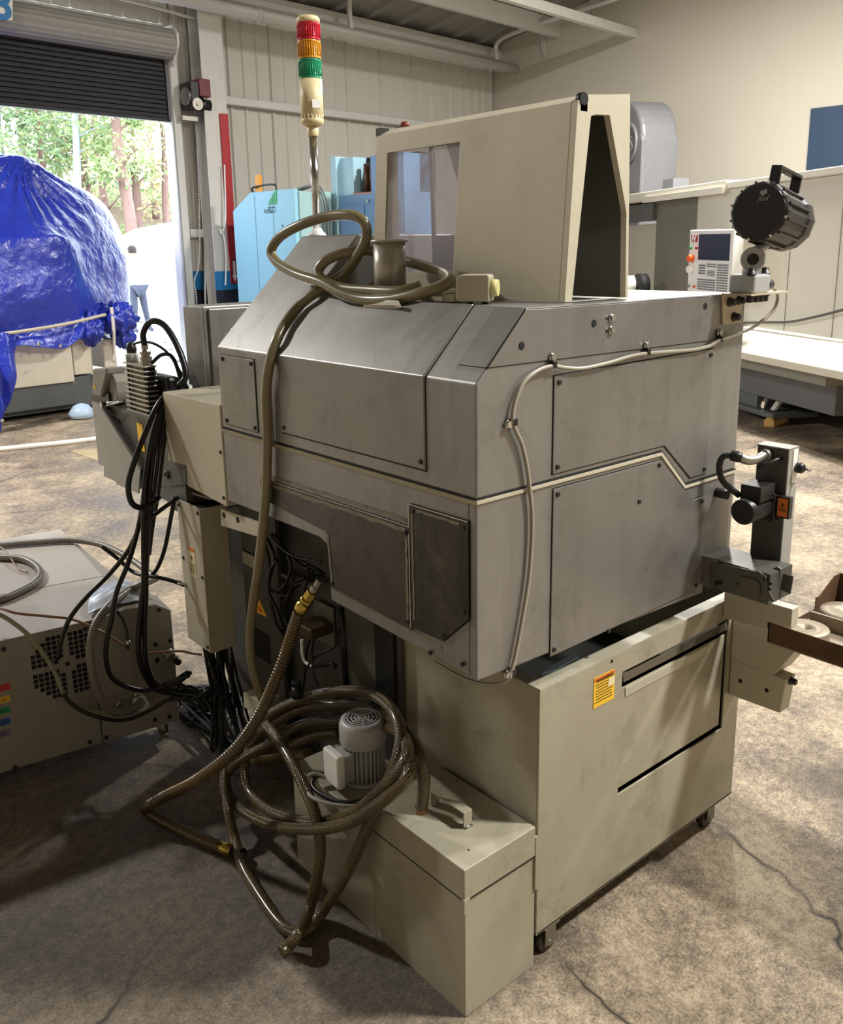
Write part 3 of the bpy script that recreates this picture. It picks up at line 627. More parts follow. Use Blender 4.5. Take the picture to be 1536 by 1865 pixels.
rows=[ # (px,py,v)
 [(-220,330,9.3),(-90,318,9.2),(30,300,9.2),(95,330,9.2),(150,355,9.2),(186,378,9.2),(200,395,9.3),(205,410,9.6)],
 [(-220,322,8.6),(-90,303,8.4),(28,284,8.35),(95,318,8.45),(150,345,8.55),(184,368,8.7),(203,392,8.9),(210,405,9.6)],
 [(-220,372,8.2),(-90,366,8.1),(20,355,8.0),(92,372,8.1),(150,392,8.2),(188,402,8.45),(214,420,8.8),(222,430,9.6)],
 [(-220,425,7.8),(-90,425,7.75),(15,424,7.7),(95,426,7.7),(150,438,7.95),(195,450,8.3),(228,462,8.75),(234,470,9.6)],
 [(-220,436,7.62),(-90,436,7.58),(20,435,7.55),(112,434,7.58),(150,458,7.85),(195,480,8.2),(231,490,8.7),(236,500,9.6)],
 [(-220,500,7.56),(-90,498,7.52),(25,495,7.50),(125,490,7.55),(158,500,7.75),(195,518,8.1),(232,525,8.65),(236,530,9.6)],
 [(-220,560,7.52),(-90,556,7.48),(30,548,7.46),(115,540,7.52),(160,542,7.62),(190,550,7.9),(232,562,8.5),(236,565,9.6)],
 [(-220,618,7.52),(-90,614,7.50),(20,604,7.50),(90,592,7.54),(140,584,7.58),(180,575,7.70),(228,592,8.4),(234,600,9.6)],
 [(-220,680,7.46),(-90,676,7.42),(22,632,7.44),(70,632,7.46),(118,634,7.5),(152,615,7.54),(200,618,8.2),(228,625,9.6)]]
ctrl=[[av(*p) for p in r] for r in rows]
def cr1(a,b,c,d,t): return .5*((2*b)+(c-a)*t+(2*a-5*b+4*c-d)*t*t+(3*b-a-3*c+d)*t**3)
def bic(C,s,t):
    nr=len(C);nc=len(C[0]);i=min(int(s),nr-2);j=min(int(t),nc-2);fs=s-i;ft=t-j
    g=lambda a,b:C[max(0,min(nr-1,a))][max(0,min(nc-1,b))]
    rr=[cr1(*[g(i+di,j+dj) for dj in(-1,0,1,2)],ft) for di in(-1,0,1,2)]
    return cr1(*rr,fs)
m=MB(); NS,NT=150,150
for a in range(NS+1):
    for b in range(NT+1):
        s=(len(ctrl)-1)*a/NS;t=(len(ctrl[0])-1)*b/NT
        p=bic(ctrl,s,t)
        pk=ctrl[1][2]; dx=p-pk
        # radial folds falling from the peak plus crumples
        ang=math.atan2(dx.z,dx.dot(w(1,0,0))); rr=dx.length
        fold=.03*math.sin(ang*26+3*noise.noise(p*2))*max(0,1-rr/1.1)*min(1,rr*4)
        q=p*1.0
        cr_=abs(noise.noise(q*3.1))+.5*abs(noise.noise(q*7.3+Vector((3,1,2))))+.25*abs(noise.noise(q*15+Vector((9,1,2))))
        n_=w(-.3,-.9,.3)
        m.v.append(tuple(p+n_*(fold+.028*(cr_-.35))))
for a in range(NS):
    for b in range(NT): k=a*(NT+1)+b; m.face((k,k+1,k+NT+2,k+NT+1),True)
tarp=part('blue_tarp',m,m_tarp,label='crumpled blue tarp draped over the machine in the doorway',cat='tarp')
so=tarp.modifiers.new('solid','SOLIDIFY'); so.thickness=.004
# gathered bundle at the right of the tarp
def lump(c,r,seed,sx=1,sz=1):
    m=MB(); N,Kk=40,24; 
    for j in range(Kk+1):
        th=math.pi*j/Kk
        for i in range(N):
            ph=2*math.pi*i/N; d=Vector((math.sin(th)*math.cos(ph)*sx,math.sin(th)*math.sin(ph),math.cos(th)*sz))
            f=1+.45*abs(noise.noise(d*2.2+Vector((seed,0,0))))+.2*abs(noise.noise(d*5+Vector((0,seed,0))))+.08*math.sin(9*ph+seed*2)-.25
            m.v.append(tuple(Vector(c)+d*r*f))
    for j in range(Kk):
        for i in range(N): m.face((j*N+i,j*N+(i+1)%N,(j+1)*N+(i+1)%N,(j+1)*N+i),True)
    return m
part('gathered_fold',lump(av(212,580,7.72),.19,1.3,1.1,.9),m_tarp,tarp)
part('gathered_fold',lump(av(165,600,7.60),.14,4.3,.9,1.2),m_tarp,tarp)
part('gathered_fold',lump(av(225,612,7.80),.13,6.3,1.0,1.0),m_tarp,tarp)
# loose flap hanging at the left
C2=[[av(-60,600,7.40),av(0,605,7.36),av(36,612,7.38)],[av(-60,660,7.34),av(2,655,7.30),av(30,650,7.33)],[av(-60,720,7.30),av(0,715,7.28),av(22,710,7.3)],[av(-60,790,7.28),av(-5,785,7.26),av(4,778,7.28)]]
m=MB()
for a in range(41):
    for b in range(31):
        p=bic(C2,3*a/40,2*b/30); p=p+w(0,-1,0)*(.05*math.sin(p.x*30)+.05*noise.noise(p*5)); m.v.append(tuple(p))
for a in range(40):
    for b in range(30): k=a*31+b; m.face((k,k+1,k+32,k+31),True)
fo=part('loose_flap',m,m_tarp,tarp); so=fo.modifiers.new('solid','SOLIDIFY'); so.thickness=.004
em=MB(); em.lathe((0,0,0),(0,0,1),[(.009,0),(.018,0),(.018,.004),(.009,.004)],12); eye=em.mesh('eyelet')
for px,py in ((70,627),(110,630),(4,766)): place('eyelet',eye,m_chrome,av(px,py,7.38 if px>10 else 7.22),w(0,-1,0),tarp)
tube_thing('tie_rope',P3([(-60,622,'v',7.36),(0,609,'v',7.38),(35,604,'v',7.38),(110,592,'v',7.40),(160,581,'v',7.44),(192,573,'v',7.5)]),.015,paint('dirty_rope',(196,186,166),.9,dirt=.3,streak=0,scale=20,bump=.05),'off-white rope tied around the blue tarp','rope',8)
tube_thing('hanging_strap',P3([(203,560,'v',7.6),(207,600,'v',7.55),(208,660,'v',7.55)]),.017,paint('strap_white',(214,206,194),.8,dirt=.2,streak=0,bump=0),'pale strap hanging straight down below the blue tarp','strap',8)
tube_thing('floor_hose',P3([(-60,822,'z',.02),(0,818,'z',.02),(60,812,'z',.02),(120,806,'z',.02),(190,797,'z',.02),(230,790,'z',.02)]),.022,m_white,'white hose lying on the floor in front of the covered machine','hose',10)
p=az(150,762,.0); m=MB(); m.lathe(p,(0,0,1),[(.02,0),(.11,.01),(.13,.06),(.07,.13),(.02,.15)],12); part('plastic_bag',m,m_wrapb,label='crumpled pale plastic bag on the floor by the plinth',cat='bag')
# floor plate with yellow edge
m=MB(); m.slab([az(128,822,.001),az(178,818,.001),az(178,840,.001)],(0,0,.004)); part('floor_plate',m,paint('tan_plate',(176,158,122),.7,dirt=.3,streak=0,bump=.02),label='thin tan floor plate left of the grey bracket plate',cat='plate')
# ================================================================ CYAN MACHINING CENTRE
m_cyan=paint('cyan_paint',(150,206,226),.45,dirt=.05,streak=.04,scale=2,dark=(90,130,140),bump=0)
m_cyan2=paint('pale_teal_paint',(160,196,196),.45,dirt=.08,streak=.05,scale=2,dark=(90,120,120),bump=0)
cv=7.2; pc=uvz(av(535,343,cv)); cu=pc[0]; ctop=pc[2]
cm=thing('cyan_machine','tall cyan machining centre with green emblem beside the column','machine',w(cu+.5,cv+.6,0))
q1=uvz(au(424,385,cu)); q2=uvz(au(455,352,cu))
m=MB(); m.slab([w(cu,cv,.55),w(cu,q1[1],.55),w(cu,q1[1],q1[2]),w(cu,q2[1],ctop),w(cu,cv,ctop)],w(.06,0,0)); part('side_panel',m,m_cyan,cm,bevel=.01)
m=MB(); m.slab([w(cu+.06,cv+.02,.0),w(cu+.06,q1[1],.0),w(cu+.06,q1[1],q1[2]-.02),w(cu+.06,q2[1],ctop-.02),w(cu+.06,cv+.02,ctop-.02)],w(.50,0,0)); part('cabinet',m,m_cyan2,cm)
m=MB(); ubox(cu+.06,cu+.36,cv-.02,cv+.02,.3,ctop-.03,m); part('front_panel',m,m_cyan2,cm)
m=MB(); ubox(cu+.62,cu+.80,cv+.1,cv+.5,.0,ctop-.02,m); part('rear_cabinet',m,m_cyan2,cm,bevel=.01)
m=MB(); ubox(cu+.80,cu+.90,cv+.15,cv+.6,.0,ctop-.03,m); part('dark_gap_cover',m,m_dark,cm)
m=MB(); ubox(cu+.03,cu+.5,cv+.1,q1[1]-.05,.0,.55,m); part('base',m,m_dgrey,cm)
for f in (.33,.62):
    vv=cv+(q1[1]-cv)*f; m=MB(); ubox(cu-.003,cu+.001,vv-.004,vv+.004,.6,ctop-.04,m); part('panel_seam',m,paint('seam_blue',(110,160,180),.5,dirt=0,streak=0,bump=0),cm)
for py in (411,421):
    p=au(515,py,cu); me_=screw_mesh('screw',.012,.006); place('screw',me_,m_black,p,w(-1,0,0),cm)
m_green=flat('emblem_green',(40,176,92),.5)
# emblem: five rising leaning bars
o=au(490,374,cu); 
for k in range(4):
    dx=.042*k; h1=.07+.035*k; b0=o+w(-.006,-dx,0); m=MB()
    m.slab([b0+Vector((0,0,0)),b0+w(0,-.03,0)+Vector((0,0,.02)),b0+w(0,-.036,0)+Vector((0,0,h1)),b0+w(0,-.012,0)+Vector((0,0,h1-.03))],w(.004,0,0)); part('emblem_bar',m,m_green,cm)
text('lettering','Matsuura',.036,au(489,380,cu)+w(-.004,0,0),w(0,-1,0),(0,0,1),flat('letter_grey',(70,90,96),.5),cm,.001)
text('lettering','H.Plus-i',.072,au(481,389,cu)+w(-.004,0,0),w(0,-1,0),(0,0,1),flat('letter_dark',(50,70,80),.5),cm,.001,shear=.25)
m=MB(); p=w(cu+.1,q2[1]-.05,ctop); m.obox(p+Vector((0,0,.10)),w(.02,0,0),w(0,.04,0),(0,0,.10)); part('beacon',m,flat('orange_box',(236,160,40),.5),cm)
m=MB(); p0=w(cu+.06,cv+.85,ctop); m.tube(smooth_path([p0,p0+Vector((0,0,.06)),p0+w(0,-.4,0)+Vector((0,0,.07)),p0+w(0,-.45,0)],4),.012,6); part('top_rail',m,m_black,cm)
for k in range(3):
    m=MB(); p0=w(cu+.08+.04*k,cv-.03,ctop-.02); m.tube(smooth_path([p0+w(0,.15,0),p0+w(.1,0,.05),p0+w(.22,0,.02),p0+w(.30,-.02,-.25),p0+w(.32,-.02,-.9)],5),.012,6); part('cable',m,flat('grey_cable',(120,126,126),.5),cm)
# ================================================================ BLUE CABINET
m_blue=paint('steel_blue_paint',(112,150,192),.45,dirt=.06,streak=.04,scale=2,dark=(70,100,130),bump=0)
m_blue2=paint('pale_cyan_paint',(168,208,224),.45,dirt=.06,streak=.04,scale=2,dark=(70,100,130),bump=0)
bu=5.945; bvn=6.1; bvf=uvz(au(617,355,bu))[1]; bvf2=uvz(au(605,285,bu))[1]
bc=thing('blue_cabinet','blue electrical cabinet with open top bay behind the hood window','cabinet',w(bu+.4,6.7,0))
m=MB(); ubox(bu,bu+.5,bvn,bvf,.1,2.18,m); part('cabinet_body',m,m_blue,bc,bevel=.006)
m=MB(); ubox(bu-.03,bu+.5,bvf,bvf2,.1,2.62,m); part('end_panel',m,m_blue2,bc,bevel=.006)
m=MB(); ubox(bu+.25,bu+.5,bvn,bvf,2.18,2.60,m); part('rear_bay',m,m_dark,bc)
m=MB(); p=uvz(au(640,340,bu))[1]; ubox(bu+.04,bu+.25,p,bvf,2.18,2.60,m); part('bay_side',m,m_blue2,bc)
p2=uvz(au(676,330,bu))[1]; m=MB(); ubox(bu+.0,bu+.45,bvn,p2,2.18,2.58,m); part('bay_cover',m,m_blue,bc)
m=MB()
for k in range(3): vv=p2+.05+.09*k; m.cyl(w(bu+.15,vv,2.2),w(bu+.15,vv,2.52),.035,.035,12)
part('bottle',m,paint('copper_brown',(92,68,50),.4,.4,dirt=.3,streak=.1,scale=8,bump=0),bc)
m=MB(); ubox(bu+.02,bu+.25,p2,p,2.18,2.20,m); part('bay_sill',m,flat('copper_sill',(190,130,104),.4),bc)
vm=uvz(au(666,390,bu))[1]
for (a,b) in ((bvn+.02,vm-.006),(vm+.006,bvf-.02)):
    m=MB(); ubox(bu-.014,bu,a,b,.2,2.06,m); dd=part('cabinet_door',m,m_blue,bc,bevel=.004)
m=MB(); pp_=au(672,366,bu); m.cyl(pp_,pp_+w(-.03,0,0),.016,.016,10); part('lock',m,m_chrome,bc)
m=MB(); ubox(bu+.02,bu+.48,bvn+.02,bvf2-.02,0,.1,m); part('base',m,m_dgrey,bc)
# ================================================================ LARGE WHITE MACHINE AT RIGHT
HQ=az(1400,768,0); _d=ray(431,452); _a=math.atan2(_d[1],_d[0]); HX=Vector((-math.cos(_a),-math.sin(_a),0)); HN=Vector((-math.sin(_a),math.cos(_a),0))
if (Vector(CAM)-HQ).dot(HN)<0: HN=-HN
def hs(px,py,o=0):
    p=plane_hit(px,py,HQ+HN*o,HN); return (p-HQ).dot(HX),p.z
def hp(s,o,z): q=HQ+HX*s+HN*o; return Vector((q.x,q.y,z))
def hbox(s0,s1,o0,o1,z0,z1,m=None):
    m=m or MB(); m.slab([hp(s0,o0,z0),hp(s1,o0,z0),hp(s1,o1,z0),hp(s0,o1,z0)],(0,0,z1-z0)); return m
m_hw=paint('machine_white',(206,201,186),.45,dirt=.08,streak=.05,scale=2,dark=(150,140,120),bump=0)
m_hg=paint('machine_grey',(96,98,96),.5,dirt=.12,streak=.05,scale=2,bump=0)
m_hm=paint('door_grey',(122,120,108),.5,dirt=.12,streak=.08,scale=2,bump=0)
ha=thing('white_machining_centre','large white machining centre with dark grey base along the right wall','machine',hp(0,-1,0))
sR=hs(1268,430)[0]; sD=hs(1180,430)[0]; sL=hs(1143,430)[0]
part('enclosure_panel',hbox(sR,2.6,-.25,0,.80,2.06),m_hw,ha,bevel=.01)
part('sliding_door',hbox(sD,sR,-.22,-.10,.80,2.03),m_hm,ha)
part('left_enclosure',hbox(-4.6,sD-.05,-.35,-.2,.80,1.80),m_hw,ha)
part('enclosure_rear',hbox(-3.4,2.5,-2.6,-.36,.45,1.75),m_hw,ha)
part('door_track_cover',hbox(-4.6,sD,-.3,-.05,1.84,2.02),m_hg,ha)
m=MB(); a0=hs(1143,363); hbox(-4.6,hs(1330,340)[0],-.30,.05,2.04,2.14,m); part('top_rail',m,m_hw,ha,bevel=.008)
part('top_rail_lip',hbox(hs(1182,370)[0],hs(1330,345)[0],.05,.08,2.02,2.08),m_hw,ha)
part('roof_edge',hbox(hs(1330,340)[0],2.6,-.3,.03,2.06,2.12),m_hw,ha,bevel=.008)
m=MB(); s1=hs(1362,583)[0]
m.slab([hp(-3.2,0,.82),hp(-3.2,.42,.66),hp(-3.2,.42,.60),hp(-3.2,0,.60)],HX*5.8); part('apron',m,m_hm if False else paint('apron_grey',(206,200,184),.45,dirt=.1,streak=.05,scale=2,bump=0),ha,bevel=.006)
part('apron_skirt',hbox(-3.0,hs(1530,650,.2)[0],-.1,.30,.50,.60),m_hm,ha)
s2=hs(1525,700,.05)[0]
part('base_casting',hbox(-3.0,s2,-1.8,.05,.22,.50),m_hg,ha,bevel=.006)
part('base_leg',hbox(-3.0,hs(1380,720,.05)[0],-1.7,.048,.10,.22),m_hg,ha)
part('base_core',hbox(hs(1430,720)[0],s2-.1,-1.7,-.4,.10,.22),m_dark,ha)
part('levelling_pad',hbox(hs(1352,745)[0],hs(1428,740)[0],-.35,.10,.062,.11),m_hg,ha,bevel=.008)
for px in (1388,1412):
    s=hs(px,725)[0]; m=MB(); m.slab([hp(s-.03,.02,.12),hp(s+.03,.02,.12),hp(s+.03,-.05,.22),hp(s-.03,-.05,.22)],HN*-.03); part('gusset',m,m_hw,ha)
m=MB(); m.cyl(hp(hs(1398,733)[0],.03,.12),hp(hs(1398,733)[0],.03,.18),.025,.025,6,smooth=False); part('levelling_bolt',m,m_chrome,ha)
for px in (1440,1530):
    s=hs(px,450)[0]; part('panel_seam',hbox(s-.004,s+.004,0,.003,.82,2.04),m_hm,ha)
# column housing behind
m_col=paint('housing_grey',(140,140,144),.38,.2,dirt=.1,streak=.1,scale=2,bump=0)
o_=-.55; sa,za=hs(1120,345,o_); sb_,zb_=hs(1166,345,o_); _,zt_=hs(1180,170,o_); wd2=sb_-sa
pts=[(sa-.5,1.7),(sb_,1.7),(sb_,zt_-.55)]
for k in range(9):
    a=math.pi/2*k/8; pts.append((sb_-.55+.55*math.cos(a),zt_-.55+.55*math.sin(a)))
pts+=[(sa-.5,zt_)]
m=MB(); m.slab([hp(s,o_,z) for s,z in pts],HN*-.5); hc=part('column_housing',m,m_col,ha,bevel=.05,seg=3)
m=MB(); ec=hp(hs(1147,262,o_)[0],o_,hs(1147,262,o_)[1]); m.lathe(ec,HN,[(.20,0),(.26,0),(.26,.03),(.20,.03),(.20,0)],28,cap=False); part('round_emblem',m,m_col,hc)
text('emblem_lettering','S',.26,ec-HX*-.02+HN*.01-Vector((0,0,.09)),HX,(0,0,1),flat('emblem_grey',(170,170,172),.35,.4),hc,.01)
part('junction_box',hbox(hs(1222,330,o_)[0],hs(1241,330,o_)[0],o_-.1,o_+.1,1.7,hs(1230,326,o_)[1]),m_col,ha)
# work piece seen low between hood and panel: spindle cap and dark wheel
m=MB(); pc_=hp(hs(1160,515,.2)[0],.2,hs(1160,518,.2)[1]); m.cyl(pc_,pc_+HN*.25,.10,.10,20); part('spindle_cap',m,m_white,ha)
m=MB(); pc_=hp(hs(1176,520,.15)[0],.15,hs(1176,520,.15)[1]); m.cyl(pc_,pc_+HN*.1,.13,.13,20); part('hand_wheel',m,m_dark,ha)
# pendant
po=.35
pd=thing('control_pendant','white control pendant with dark screen, keypad and red logo','control panel',hp(hs(1295,520,po)[0],po,1.1))
c4=[hs(1257,419,po),hs(1338,417,po),hs(1333,529,po),hs(1252,529,po)]
pl=[hp(s,po,z) for s,z in c4]; e1=(pl[1]-pl[0]); e2=(pl[3]-pl[0])
def pq(a,b,lift=0): return pl[0]+e1*a+e2*b+HN*lift
def pplate(name,a0,b0,a1,b1,mat,lift=.003,th=.003,parent=None,bevel=0):
    m=MB(); m.slab([pq(a0,b0,lift),pq(a1,b0,lift),pq(a1,b1,lift),pq(a0,b1,lift)],HN*-th); return part(name,m,mat,parent or pd,bevel=bevel)
pplate('face_plate',0,0,1,1,m_white,0,.10,bevel=.01)
pplate('screen',.24,.07,.93,.48,flat('dark_screen',(26,30,58),.2),.006,.01)
pplate('logo',.05,.08,.20,.20,m_redp,.004,.004)
m=MB(); 
text('logo_letter','H',.10,pq(.06,.195,.006),e1,-e2,m_white,pd,.001,bold=.004,shear=.3)
m_key=flat('key_grey',(120,120,122),.5); m=MB()
def keys(a0,b0,a1,b1,nx,ny):
    for j in range(ny):
        for i in range(nx):
            a=a0+(a1-a0)*(i+.15)/nx;b=b0+(b1-b0)*(j+.15)/ny;da=(a1-a0)*.7/nx;db=(b1-b0)*.6/ny
            m.slab([pq(a,b,.006),pq(a+da,b,.006),pq(a+da,b+db,.006),pq(a,b+db,.006)],HN*-.006)
keys(.26,.55,.42,.72,4,4); keys(.44,.53,.66,.60,5,2); keys(.68,.53,.93,.97,4,11); keys(.46,.64,.64,.74,3,4); keys(.24,.78,.66,.97,8,5)
part('keypad',m,m_key,pd,kind='stuff')
def knob(a,b,r,mat,h,name):
    m=MB(); c=pq(a,b,0); m.lathe(c,HN,[(r,0),(r,h*.7),(r*.8,h)],18); part(name,m,mat,pd)
knob(.10,.66-.02,.038,m_white,.05,'jog_dial'); knob(.10,.46,.036,flat('stop_orange',(235,100,30),.4),.05,'stop_button')
knob(.06,.29,.014,flat('btn_green',(40,150,70),.4),.02,'button'); knob(.2,.29,.014,m_redp,.02,'button'); knob(.05,.92,.014,m_key,.02,'button'); knob(.18,.92,.014,flat('btn_red2',(210,90,80),.4),.02,'button')
m=MB(); m.cyl(pq(.5,.6,-.1),pq(.5,.6,-.1)-HN*.28,.05,.05,12); part('arm',m,m_hw,pd)
# timber under the foot
wp=az(1402,777,0); wdv=(HQ-wp); dirw=(az(1440,762,0)-az(1402,777,0)).normalized(); sd=Vector((dirw.y,-dirw.x,0))
m_wood=paint('pine_timber',(214,170,98),.7,dirt=.4,streak=.2,scale=12,dark=(120,84,44),bump=.04)
m=MB(); c0=wp+Vector((0,0,.03)); m.obox(c0+dirw*.15,dirw*.17,sd*.045,(0,0,.03)); part('timber_block',m,m_wood,label='yellow pine timber block wedged under the foot of the white machine',cat='timber',bevel=.004)
m=MB(); m.obox(wp+Vector((0,0,.0685))+dirw*.012,dirw*.03,sd*.03,(0,0,.008)); part('timber_shim',m,m_wood,label='small pine shim lying on the timber block',cat='timber',bevel=.002)
tube_thing('machine_cord',[hp(hs(px,py,.06)[0],.06,hs(px,py,.06)[1]) for px,py in ((1340,588),(1400,587),(1440,586),(1490,576),(1560,558))],.012,flat('dark_cord',(70,66,58),.5),'thin dark cord slung along the front of the white machine','cord',8)
# ================================================================ MAIN MACHINE
m_body=paint('machine_body_grey',(145,143,139),.40,.6,dirt=.25,streak=.2,smudge=.22,scale=5,dark=(62,56,48),bump=.01)
m_panel=paint('machine_panel_grey',(139,137,133),.38,.65,dirt=.28,streak=.14,smudge=.3,scale=5,dark=(60,54,46),bump=.01)
m_oily=paint('oily_panel_grey',(84,80,74),.34,.6,dirt=.5,streak=.1,smudge=.6,scale=6,dark=(30,27,24),bump=.01)
m_blackp=paint('black_oily_plate',(40,39,37),.30,.3,dirt=.5,streak=.3,scale=8,dark=(104,96,80),bump=.01,smudge=.5)
m_beige=paint('hood_beige',(196,189,167),.5,.1,dirt=.2,streak=.06,smudge=.16,scale=4,dark=(110,100,78),bump=.008)
m_beige2=paint('bracket_beige',(184,178,158),.5,.05,dirt=.12,streak=.1,scale=4,dark=(120,110,92),bump=.005)
m_cast=paint('casting_grey',(84,82,76),.5,.1,dirt=.35,streak=.3,scale=5,dark=(30,27,23),bump=.01)
m_lcast=paint('dull_grey_plate',(112,108,98),.5,.1,dirt=.35,streak=.2,scale=6,dark=(40,36,30),bump=.01)
m_gap=flat('gap_black',(10,10,10),.8)
X0=.036
mm=thing('turning_machine','grey sheet-metal turning machine standing on an oily base, centre of the shop','machine',(.45,.5,0))
# upper shell
seam=[(X0,1.107),(.598,1.107),(.697,1.013),(.914,1.013)]
up=MB(); up.prism([(X0,1.109),(X0,1.319),(.162,1.445),(.908,1.440),(.914,1.016),(.700,1.016),(.600,1.109)],'y',0,.70)
part('upper_shell',up,m_body,mm,bevel=.004)
up=MB(); up.prism([(X0,1.109),(X0,1.319),(.308,1.591),(.62,1.591),(.62,1.109)],'y',.701,.957)
part('end_housing',up,m_body,mm,bevel=.004)
m=MB(); m.prism([(.62,1.016),(.62,1.44),(.908,1.44),(.912,1.016)],'y',.701,.95); part('rear_housing',m,m_body,mm)
# lower covers
m=MB(); m.prism([(X0,.750),(X0,1.104),(.597,1.104),(.695,1.009),(.914,1.009),(.912,.812),(.800,.812),(.800,.722)],'y',0,.02); part('lower_side_cover',m,m_body,mm,bevel=.003)
m=MB(); m.prism([(.021,.752),(.021,1.104),(.957,1.104),(.957,.910),(.519,.912),(.486,.900),(.484,.769)],'x',X0,X0+.02); part('lower_front_cover',m,m_body,mm,bevel=.003)
m=MB(); m.prism([(.06,.93),(.06,1.10),(.59,1.10),(.69,1.0),(.90,1.0),(.90,.93)],'y',.03,.95); part('inner_bed',m,m_cast,mm)
m=MB(); m.box(.30,.86,.50,1.02,.0,.93); part('base_casting',m,m_cast,mm,bevel=.01)
m=MB(); m.box(.05,.30,.95,.957,.93,1.10); part('end_cover_lower',m,m_body,mm)
m=MB(); m.box(.80,.908,.02,.3,.80,.812); m.box(.795,.80,.02,.3,.72,.81); part('notch_liner',m,m_gap,mm)
# front access door (wraps over the slope)
e=.004; y0,y1=.138,.657
def zb(y): return 1.139
m=MB(); k=e*.7071
m.prism([(X0-e,1.139),(X0-e,1.319+.0017),(.162-k,1.445+k),(.162+.004,1.445),(X0+.004,1.319),(X0+.004,1.139)],'y',y0,y1)
part('access_door',m,m_panel,mm,bevel=.0025)
m=MB(); m.prism([(X0-.0008,1.1365),(X0-.0008,1.3195),(.1615,1.4455),(.1615,1.444),(X0+.002,1.318),(X0+.002,1.1365)],'y',y0-.002,y1+.002); part('door_gap',m,m_gap,mm)
# narrow slope plate and side top panel
m=MB(); m.prism([(.062-k*.6,1.345+k*.6),(.161-k*.6,1.444+k*.6),(.163,1.443),(.064,1.344)],'y',.002,.072); part('slope_plate',m,m_panel,mm,bevel=.001)
m=MB(); m.prism([(.0615,1.3447),(.1615,1.4447),(.163,1.443),(.063,1.3432)],'y',.001,.0745); part('slope_gap',m,m_gap,mm)
def side_panel(name,pts,lift,mat,gap=.0018):
    c=Vector((sum(p[0] for p in pts)/len(pts),sum(p[1] for p in pts)/len(pts)))
    m=MB(); m.prism(pts,'y',-lift,.0); o=part(name,m,mat,mm,bevel=.0012)
    # dark reveal around the panel
    big=[]
    n=len(pts); area=sum(pts[i][0]*pts[(i+1)%n][1]-pts[(i+1)%n][0]*pts[i][1] for i in range(n)); sg=1 if area>0 else -1
    for i in range(n):
        a=Vector(pts[i-1]);b=Vector(pts[i]);c2=Vector(pts[(i+1)%n])
        d1=(b-a).normalized();d2=(c2-b).normalized();n1=Vector((d1.y,-d1.x))*sg;n2=Vector((d2.y,-d2.x))*sg
        bis=(n1+n2); bis=bis/max(.3,bis.dot(n1)); big.append(tuple(b+bis*gap))
    m=MB(); m.prism(big,'y',-.0007,.001); part('panel_gap',m,m_gap,mm); return o
side_panel('top_side_panel',[(.064,1.346),(.752,1.340),(.752,1.437),(.160,1.442)],.0025,m_panel,.0012)
side_panel('upper_side_panel',[(.239,1.313),(.784,1.320),(.781,1.028),(.716,1.028),(.607,1.121),(.239,1.121)],.003,m_panel)
side_panel('lower_side_panel',[(.242,1.090),(.597,1.090),(.73,.972),(.775,.972),(.773,.740),(.241,.735)],.003,m_panel)
# seam lips
m=MB(); m.prism([(X0-.001,1.104),(.598,1.104),(.697,1.0095),(.914,1.0095),(.914,1.0155),(.6995,1.0155),(.600,1.1095),(X0-.001,1.1095)],'y',-.0015,.012); part('seam_strip',m,m_gap,mm)
m=MB(); m.prism([(X0-.002,1.1005),(.5965,1.1005),(.6950,1.0065),(.914,1.0065),(.914,1.0125),(.6985,1.0125),(.5993,1.1070),(X0-.002,1.1070)],'y',-.0035,.004); part('seam_beige_lip',m,m_beige,mm)  # pale beige lip along the side seam
m=MB(); m.box(X0-.0012,X0+.01,0,.957,1.1065,1.1092); part('seam_strip',m,m_gap,mm)
m=MB(); m.box(X0-.0035,X0+.004,-.002,.957,1.0990,1.1065); part('seam_lip',m,paint('sealant_tan',(150,140,108),.5,dirt=.5,streak=0,scale=20,dark=(90,82,64),bump=.03),mm)
# left small panel on the end housing
def front_panel(name,pts,lift,mat,gap=.0018,x=X0):
    n=len(pts); m=MB(); m.prism(pts,'x',x-lift,x); o=part(name,m,mat,mm,bevel=.0012)
    area=sum(pts[i][0]*pts[(i+1)%n][1]-pts[(i+1)%n][0]*pts[i][1] for i in range(n)); sg=1 if area>0 else -1; big=[]
    for i in range(n):
        a=Vector(pts[i-1]);b=Vector(pts[i]);c2=Vector(pts[(i+1)%n])
        d1=(b-a).normalized();d2=(c2-b).normalized();n1=Vector((d1.y,-d1.x))*sg;n2=Vector((d2.y,-d2.x))*sg
        bis=(n1+n2); bis=bis/max(.3,bis.dot(n1)); big.append(tuple(b+bis*gap))
    m=MB(); m.prism(big,'x',x-.0007,x+.001); part('panel_gap',m,m_gap,mm); return o
front_panel('end_panel',[(.770,1.300),(.935,1.300),(.935,1.122),(.770,1.122)],.003,m_panel)
front_panel('oily_cover',[(.771,1.008),(.771,.955),(.488,.935),(.478,.805),(.190,.795),(.190,1.014)],.004,m_oily)
front_panel('black_hatch',[(.188,1.062),(.018,1.064),(.018,.872),(.092,.803),(.188,.800)],.005,m_blackp)
